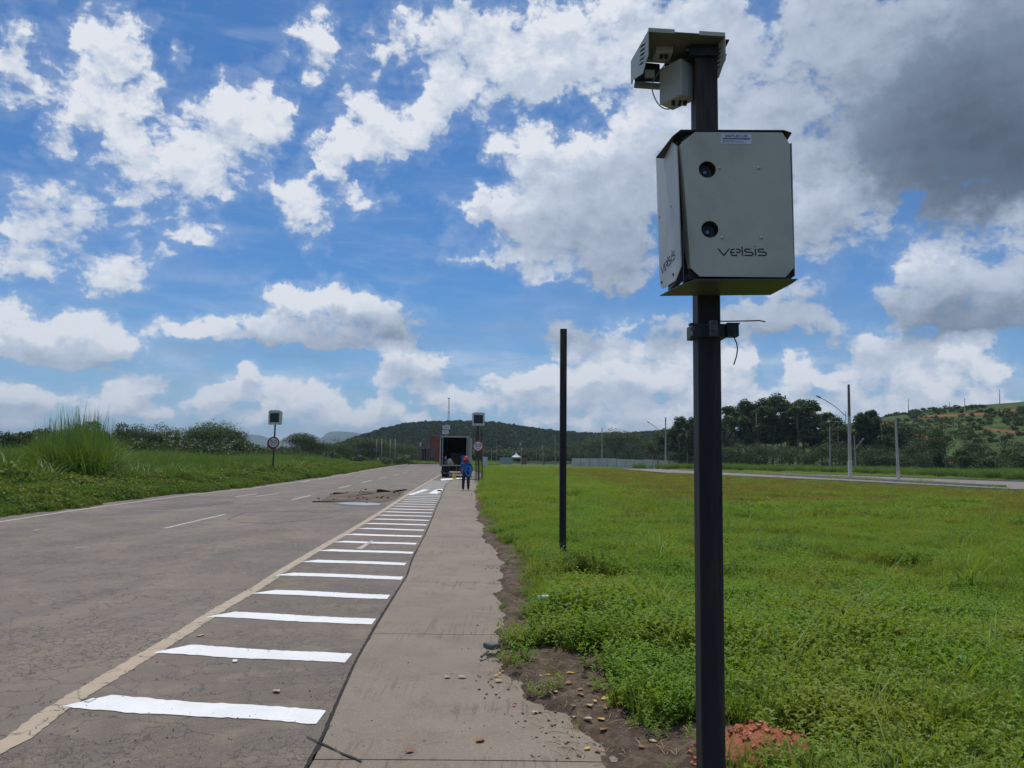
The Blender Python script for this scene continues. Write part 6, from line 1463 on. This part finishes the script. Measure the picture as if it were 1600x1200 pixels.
# ------------------------------------------------------------------ block wall, tent, fence, cars
def block_wall():
    a, c = G(893, 728.2), P(1062, 727, 250); c.z = 0; a.z = 0; a = place(893, 236); c = place(1062, 236)
    t = thing('block_wall', 'long pale grey concrete block wall across the far side of the field', 'wall', (a + c) / 2); BW = M('block_grey', (.66, .61, .56), (.54, .50, .46), .35, .95)
    L = (c - a).length; mid = (a + c) / 2; n = 12; hs = [2.25, 2.25, 2.3, 2.45, 2.4, 2.25, 2.2, 2.1, 2.3, 2.2, 2.0, 1.9]
    for k in range(n):
        x = -L / 2 + L * (k + .5) / n; mb = MB(); z = 2.42 + (hs[k] - 2.25) * .8 - .02 * k; mb.box((x, 0, z / 2 - .1), (L / n - .22, .16, z + .2)); mb.build('wall_panel', BW, t)
        if k < n: mb = MB(); mb.box((x + L / n / 2, .0, z / 2), (.20, .24, z + .06)); mb.build('pilaster', CONC, t)
block_wall()
q = place(806.5, 300); t = thing('event_tent', 'white pointed event tent on the far side of the field', 'tent', q); s = 300 / F; TW = M('tent_white', (.66, .66, .66), None, 1, .7)
hw = 7.5 * s; ze, zp = P(806, 714, 300).z, P(806, 705.2, 300).z; mb = MB(); vs = []; lv = [(1.0, 0), (.62, .18), (.32, .42), (.12, .72), (.0, 1)]
for f, g_ in lv: vs += [(-hw * f, -hw * f, ze + (zp - ze) * g_), (hw * f, -hw * f, ze + (zp - ze) * g_), (hw * f, hw * f, ze + (zp - ze) * g_), (-hw * f, hw * f, ze + (zp - ze) * g_)]
mb.add(vs, [(j * 4 + i, j * 4 + (i + 1) % 4, (j + 1) * 4 + (i + 1) % 4, (j + 1) * 4 + i) for j in range(4) for i in range(4)]); mb.build('canopy', TW, t)
mb = MB(); mb.box((0, -hw, ze - .22), (2 * hw, .04, .5)); mb.box((0, hw, ze - .22), (2 * hw, .04, .5)); mb.build('valance', TW, t)
for sx in (-1, 1):
    for sy in (-1, 1): mb = MB(); mb.box((sx * (hw - .06), sy * (hw - .06), ze / 2), (.09, .09, ze)); mb.build('tent_leg', CONC, t)
def panel_fence(px0, px1, py, dist, label, m, name='site_fence'):
    a, c = place(px0, dist), place(px1, dist); z = P(px0, py, dist).z; t = thing(name, label, 'fence', (a + c) / 2); L = (c - a).length; n = max(2, int(L / 2.4))
    for k in range(n): mb = MB(); mb.box((-L / 2 + L * (k + .5) / n, 0, z / 2 + .03 * (k % 2)), (L / n - .06, .05, z)); mb.build('fence_panel', m, t)
    for k in range(n + 1): mb = MB(); mb.box((-L / 2 + L * k / n, -.06, z / 2 + .04), (.09, .07, z + .1)); mb.build('fence_post', CONC, t)
panel_fence(781, 799, 714.6, 290, 'low pale blue-grey panel fence left of the tent', M('fence_pale', (.34, .38, .38), (.26, .30, .30), .5, .8))
panel_fence(815, 823, 715.8, 292, 'short reddish fence right of the tent', M('fence_red', (.22, .10, .08), None, .5, .9))
q = place(757.5, 150); z = P(757, 714, 150).z; mb = MB(); mb.bbox((0, 0, z / 2 - .1), (8 * 150 / F, .9, z + .2), .03); o = mb.build('white_container', M('white_board', (.6, .6, .6))); o.location = q; tag(o, 'white box cabinet standing in the grass right of the right speed sign', 'cabinet')
def car(px, dist, w, zt, label, col, name='parked_car'):
    q = place(px, dist); t = thing(name, label, 'car', q); B = M('car_' + col[0], col[1], None, 3, .3); GL = M('car_glass', (.05, .06, .065), None, 3, .12)
    prof = [(-w / 2, .35), (w / 2, .35), (w / 2, .85), (w * .46, 1.0), (w * .40, 1.05), (w * .32, zt - .05), (w * .26, zt), (-w * .22, zt), (-w * .34, zt - .08), (-w * .44, 1.05), (-w / 2, .9)]
    mb = MB(); mb.prism([(x, -.85, z) for x, z in prof], (0, 1.7, 0)); mb.build('body', B, t)
    mb = MB(); mb.prism([(x, -.862, z) for x, z in ((w * .37, 1.08), (w * .30, zt - .10), (w * .03, zt - .10), (w * .03, 1.08))], (0, .008, 0)); mb.prism([(x, -.862, z) for x, z in ((-.01, 1.08), (-.01, zt - .10), (-w * .24, zt - .10), (-w * .38, 1.08))], (0, .008, 0)); mb.build('window', GL, t)
    for x in (-w * .3, w * .3):
        for y in (-.78, .78): mb = MB(); mb.tube([(x, y - .1, .33), (x, y + .1, .33)], .33, 18); wh = mb.build('wheel', M('tyre_rubber', (.014,) * 3), t); mb = MB(); mb.tube([(x, y - .11, .33), (x, y + .11, .33)], .18, 12); mb.build('rim', STEEL, wh)
car(327, 96, 2.6 * 1.3, P(327, 714.2, 96).z, 'pale green-grey van roof showing above the grass left of the road', ('pale', (.40, .46, .42)), 'parked_van')
car(343, 99, 3.4, P(343, 715.6, 99).z, 'white car roof just right of the pale van in the grass', ('white', (.62, .62, .60)))
car(514, 175, 5.0, P(510, 710.4, 175).z, 'pale vehicle roof behind the grass left of the distant road', ('sand', (.50, .52, .45)), 'parked_van')
q = place(370, 230); t = thing('small_house', 'small white and grey house behind the grass right of the big rounded trees', 'house', q); s = 230 / F
mb = MB(); mb.box((0, 0, 1.0), (12 * s, 4, P(370, 711, 230).z * 2 - 2.0)); mb.build('wall', WHITEP, t)
mb = MB(); mb.prism([(-6 * s, -2.2, P(370, 710, 230).z), (2 * s, -2.2, P(370, 703, 230).z), (6.4 * s, -2.2, P(370, 706, 230).z), (6.4 * s, -2.2, P(370, 710, 230).z)], (0, 4.4, 0)); mb.build('roof', M('roof_white', (.6, .6, .58), (.4, .42, .48), 1, .8), t)
mb = MB(); mb.prism([(-5.5 * s, -1.8, P(370, 709, 230).z), (-5.5 * s, -1.8, P(370, 699.5, 230).z), (1 * s, -1.8, P(370, 698.5, 230).z), (1.5 * s, -1.8, P(370, 703, 230).z)], (0, 3, 0)); mb.build('gable', M('gable_grey', (.20, .22, .27), None, 1, .8), t)

# ------------------------------------------------------------------ broken patch, puddle, litter
def patch():
    SO = M('broken_soil', (.165, .112, .072), (.075, .050, .034), 1.3, .95, bump=.6, bscale=9, dirt=(.04, .028, .02), dscale=2.6, damt=.7); AS = M('broken_asphalt', (.030, .022, .018), (.06, .045, .035), 5, .9, bump=.5)
    pts = [(502,781),(520,772),(545,769),(575,767.5),(600,765),(632,766),(630,770),(624,776),(612,783),(590,786),(545,785.5),(505,784.5)]
    g = [G(*p) for p in pts]; n = 46; V = []; F_ = []
    c = sum(g, Vector()) / len(g); rings = 9; per = []
    for k in range(n):
        f = k / n * len(g); i = int(f); per.append(g[i].lerp(g[(i + 1) % len(g)], f - i))
    for j in range(rings + 1):
        for k in range(n):
            p = c.lerp(per[k], j / rings); r = j / rings; z = .007 + (.02 + .10 * float(fbm(p.x * 1.9, p.y * .8, 5)) * (1 - r ** 3)) * (1 - r ** 5)
            V.append((p.x, p.y, z))
    for j in range(rings):
        for k in range(n): F_.append((j * n + k, j * n + (k + 1) % n, (j + 1) * n + (k + 1) % n, (j + 1) * n + k))
    o = npmesh('broken_ground', np.array(V), np.array(F_), SO); tag(o, 'brown heap of loose soil where the road surface is dug up', 'soil', kind='stuff')
    rr = random.Random(9)
    slabs = [((560,772),(588,772),(612,763.5),.10,'long'),((588,772),(612,771),(606,764),.22,'b'),((520,773),(560,773.5),(545,769),.10,'c'),((614,772),(633,766),(625,770),.14,'d'),((488,785),(556,784.6),(510,782.5),.04,'e'),((560,775),(600,774.5),(580,771.5),.08,'g')]
    labs = ['thin broken asphalt slab lifted at the back of the dug up patch', 'dark broken asphalt slab tilted steeply at the back of the dug up patch', 'dark asphalt slab at the back left of the dug up patch', 'short dark slab at the back right of the patch near the white stripes', 'dark broken asphalt edge left of the puddle', 'dark slab lying in the middle back of the dug up patch']
    for (a, b_, cc, h, _), lab in zip(slabs, labs):
        pa, pb_, pc = G(*a), G(*b_), G(*cc); mb = MB(); m_ = 8; top = []
        for k in range(m_ + 1):
            f = k / m_; top.append(pa.lerp(pb_, f) + Vector((0, rr.uniform(-.10, .10), 0)))
        bk = [p + Vector((rr.uniform(-.1, .1), rr.uniform(.35, .8), 0)) for p in top]
        vs = []
        for k in range(m_ + 1):
            f = k / m_; hh = h * (.62 + .38 * math.sin(f * 3 + 1)) ; vs += [top[k] + Vector((0, 0, .01)), top[k] + Vector((0, .02, hh)), bk[k] + Vector((0, 0, hh * .55 + .02)), bk[k] + Vector((0, 0, .0))]
        mb.add(vs, [(4 * k + j, 4 * k + (j + 1) % 4, 4 * k + 4 + (j + 1) % 4, 4 * k + 4 + j) for k in range(m_) for j in range(4)] + [(0, 1, 2, 3), tuple(4 * m_ + j for j in (3, 2, 1, 0))])
        o = mb.build('broken_slab', AS); tag(o, lab, 'asphalt slab', 'broken asphalt slabs in the dug up patch')
    # clods
    mb = MB()
    for k in range(70):
        p = c.lerp(per[rr.randrange(n)], rr.uniform(.1, 1.05)); r = rr.uniform(.015, .05)
        if p.y < 29.2: continue
        mb.box((p.x, p.y, .03 + rr.uniform(0, .06)), (r * 2, r * 1.6, r), Matrix.Rotation(rr.uniform(0, 3), 3, 'Z') @ Matrix.Rotation(rr.uniform(-.5, .5), 3, 'X'))
    o = mb.build('clods', SO); tag(o, 'loose clods strewn over the dug up patch', 'soil', kind='stuff')
    mt, N = newmat('still_water'); pb2 = N.n('ShaderNodeBsdfPrincipled', {'Base Color': (.06, .05, .04, 1), 'Roughness': .04, 'Specular IOR Level': 1.0}); finish(mt, N, pb2.outputs[0])
    pud = [G(*p) for p in ((524,786.2),(545,785.2),(575,785.6),(596,787),(592,789.6),(570,790.2),(545,789),(532,787.6))]
    o = npmesh('puddle', np.array([(p.x, p.y, .0125) for p in pud]), np.array([(0, 1, 2, 7), (2, 3, 4, 7), (4, 5, 6, 7)]), mt, smooth=False); tag(o, kind='structure')
    wet = [G(*p) for p in ((516,786.5),(545,784.6),(580,785),(604,786.5),(604,789.8),(570,791.4),(540,790),(524,788.4))]
    o = npmesh('wet_margin', np.array([(p.x, p.y, .0065) for p in wet]), np.array([(0, 1, 2, 7), (2, 3, 4, 7), (4, 5, 6, 7)]), M('wet_dirt', (.085, .068, .052), None, 4, .5), smooth=False); tag(o, kind='structure')
patch()
# scraps: leaves, chips, twig, plastic
rr = random.Random(21)
LV = [M('dead_leaf_brown', (.26, .12, .05), (.2, .1, .05), 9, .8), M('dead_leaf_yellow', (.48, .33, .08), None, 9, .8), M('dead_leaf_pale', (.42, .33, .22), None, 9, .85)]
def dead_leaf(p, size, m, rz, lab, grp='fallen leaves'):
    vs = []; n = 6; q = Vector((0, 0, .014))
    for s in (-1, 0, 1):
        for k in range(n):
            f = k / (n - 1); w = math.sin(f * math.pi) ** .7 * .32 * s; vs.append(Vector(((f - .5) * size, w * size, .004 + (.06 * abs(s) + .05 * math.sin(f * 5)) * size)))
    R = Matrix.Rotation(rz, 3, 'Z'); mb = MB(); mb.add([R @ v for v in vs], [(j * n + k, j * n + k + 1, (j + 1) * n + k + 1, (j + 1) * n + k) for j in range(2) for k in range(n - 1)])
    o = mb.build('fallen_leaf', m, None, smooth=True); z = float(land(np.array([p.x]), np.array([p.y]))[0][0]); o.location = (p.x, p.y, max(.008, z + .005)); tag(o, lab, 'leaf', grp)
NAMED = [((750,1160),   .075, 0, 1.0, 'curled orange-brown dead leaf on the concrete near the bottom edge'), ((640,1177), .055, 0, .4, 'small reddish dead leaf on the concrete slab joint'), ((699,1060), .06, 2, .8, 'small pale leaf in the middle of the concrete strip'), ((722,1060), .07, 2, .1, 'pale narrow leaf beside the small pale leaf on the concrete'), ((432,1082), .08, 2, 2.2, 'pale dry leaf on the asphalt above the nearest white stripe'), ((779,1066), .07, 1, .5, 'yellow leaf on the dark soil beside the concrete')]
for a, sz, m_, rz, lab in NAMED: dead_leaf(G(*a), sz, LV[m_], rz, lab)
for k in range(46):
    a = (rr.uniform(755, 1030), rr.uniform(1040, 1190)); p = G(*a)
    if float(p.x) > float(xv(p.y)) - .05: dead_leaf(p, rr.uniform(.03, .07), LV[rr.randrange(3)], rr.uniform(0, 6), 'small dry leaf lying on the dark soil beside the concrete', 'dry leaves on the soil')
mb = MB()
for k in range(760):
    if k < 420: p = G(rr.uniform(740, 1080), rr.uniform(880, 1195))
    elif k < 700: p = G(rr.uniform(60, 900), rr.uniform(900, 1195))
    else: p = G(rr.uniform(733, 770), rr.uniform(790, 900)); p.x = float(xv(p.y)) + rr.gauss(-.02, .12)
    e_ = float(p.x - xv(p.y)); 
    if k < 420 and e_ < -.25: continue
    r = rr.uniform(.0025, .0085) * (1 if k < 420 or k >= 700 else .6); z = max(.004, float(land(np.array([p.x]), np.array([p.y]))[0][0])) ; mb.box((p.x, p.y, z + r * .3), (r * 2, r * 1.5, r), Matrix.Rotation(rr.uniform(0, 3), 3, 'Z') @ Matrix.Rotation(rr.uniform(-.6, .6), 3, 'X'))
o = mb.build('gravel_crumbs', M('crumb', (.17, .125, .09), (.10, .075, .055), 40, .95)); tag(o, 'crumbs of soil and small stones along the edge of the concrete strip', 'gravel', kind='stuff')
mb = MB()
for k in range(300):
    a = rr.uniform(0, 6.28); r_ = .36 * math.sqrt(rr.random()) * 1.15; p = Vector((MOUND.x + math.cos(a) * r_, MOUND.y + math.sin(a) * r_ * .8, 0)); z = float(land(np.array([p.x]), np.array([p.y]))[0][0]); r = rr.uniform(.003, .012) * (1.3 - r_)
    mb.box((p.x, p.y, z + r * .3), (r * 2, r * 1.6, r * 1.3), Matrix.Rotation(rr.uniform(0, 3), 3, 'Z') @ Matrix.Rotation(rr.uniform(-.9, .9), 3, 'X'))
o = mb.build('red_clods', M('red_clod', (.42, .165, .09), (.33, .115, .06), 30, .95)); tag(o, 'crumbled red earth clods on the small heap by the camera post', 'soil', kind='stuff')
p = G(752, 1032); mb = MB(); mb.tube([(0, 0, .01), (.05, .10, .03), (.03, .26, .02)], [.012, .010, .004], 6); o = mb.build('stick', M('stick_grey', (.16, .14, .12), None, 9, .9)); o.location = (p.x, p.y, .02); tag(o, 'short grey stick at the edge of the weeds beside the concrete', 'stick')
p = G(851, 965); mb = MB(); mb.bbox((0, 0, .10), (.13, .09, .05), .015, Matrix.Rotation(.4, 3, 'Z')); o = mb.build('plastic_scrap', M('scrap_white', (.55, .62, .60), None, 9, .4), None, smooth=True); z = float(land(np.array([p.x]), np.array([p.y]))[0][0]); o.location = (p.x, p.y, z + .04); tag(o, 'crumpled pale plastic scrap lying in the weeds', 'litter')
p = G(768, 1022); mb = MB(); mb.bbox((0, 0, .02), (.10, .12, .05), .015, Matrix.Rotation(.7, 3, 'Z')); o = mb.build('stone', M('stone_grey', (.10, .10, .105), (.14, .14, .14), 20, .8, bump=.4), None, smooth=True); o.location = (p.x, p.y, .05); tag(o, 'grey stone beside the short stick at the edge of the weeds', 'stone')
for a, lab in (((313,994),'small pink-brown chip beside the third white stripe'),((367,1034),'white paint flake between the two nearest white stripes'),((141,1096),'white paint flake under the tip of the nearest stripe'),((56,829),'small pale scrap beside the left edge line'),((129,856),'tiny white scrap on the carriageway')):
    p = G(*a); mb = MB(); mb.box((0, 0, .008), (.07 if p.y < 12 else .2, .035, .006), Matrix.Rotation(rr.uniform(0, 3), 3, 'Z')); o = mb.build('paint_flake', M('flake_pink', (.42, .28, .22), None, 9, .8) if 'pink' in lab else WHITEP); o.location = (p.x, p.y, 0); tag(o, lab, 'litter')

mb = MB()
for k in range(420):
    p = G(rr.uniform(750, 1090), rr.uniform(1000, 1198)); e_ = float(p.x - xv(p.y))
    if e_ < -.05: continue
    z = float(land(np.array([p.x]), np.array([p.y]))[0][0]); a = rr.uniform(0, 3.14); L_ = rr.uniform(.02, .11); q = Vector((math.cos(a), math.sin(a), rr.uniform(-.05, .25))) * L_
    b_ = Vector((p.x, p.y, max(z, 0) + .006)); mb.tube([b_, b_ + q * .5 + Vector((0, 0, .008)), b_ + q], .0016, 3, cap=False)
o = mb.build('straw', M('straw_dry', (.42, .34, .19), (.24, .17, .10), 30, .9)); tag(o, 'dry straw and root bits strewn on the dark soil by the concrete', 'straw', kind='stuff')
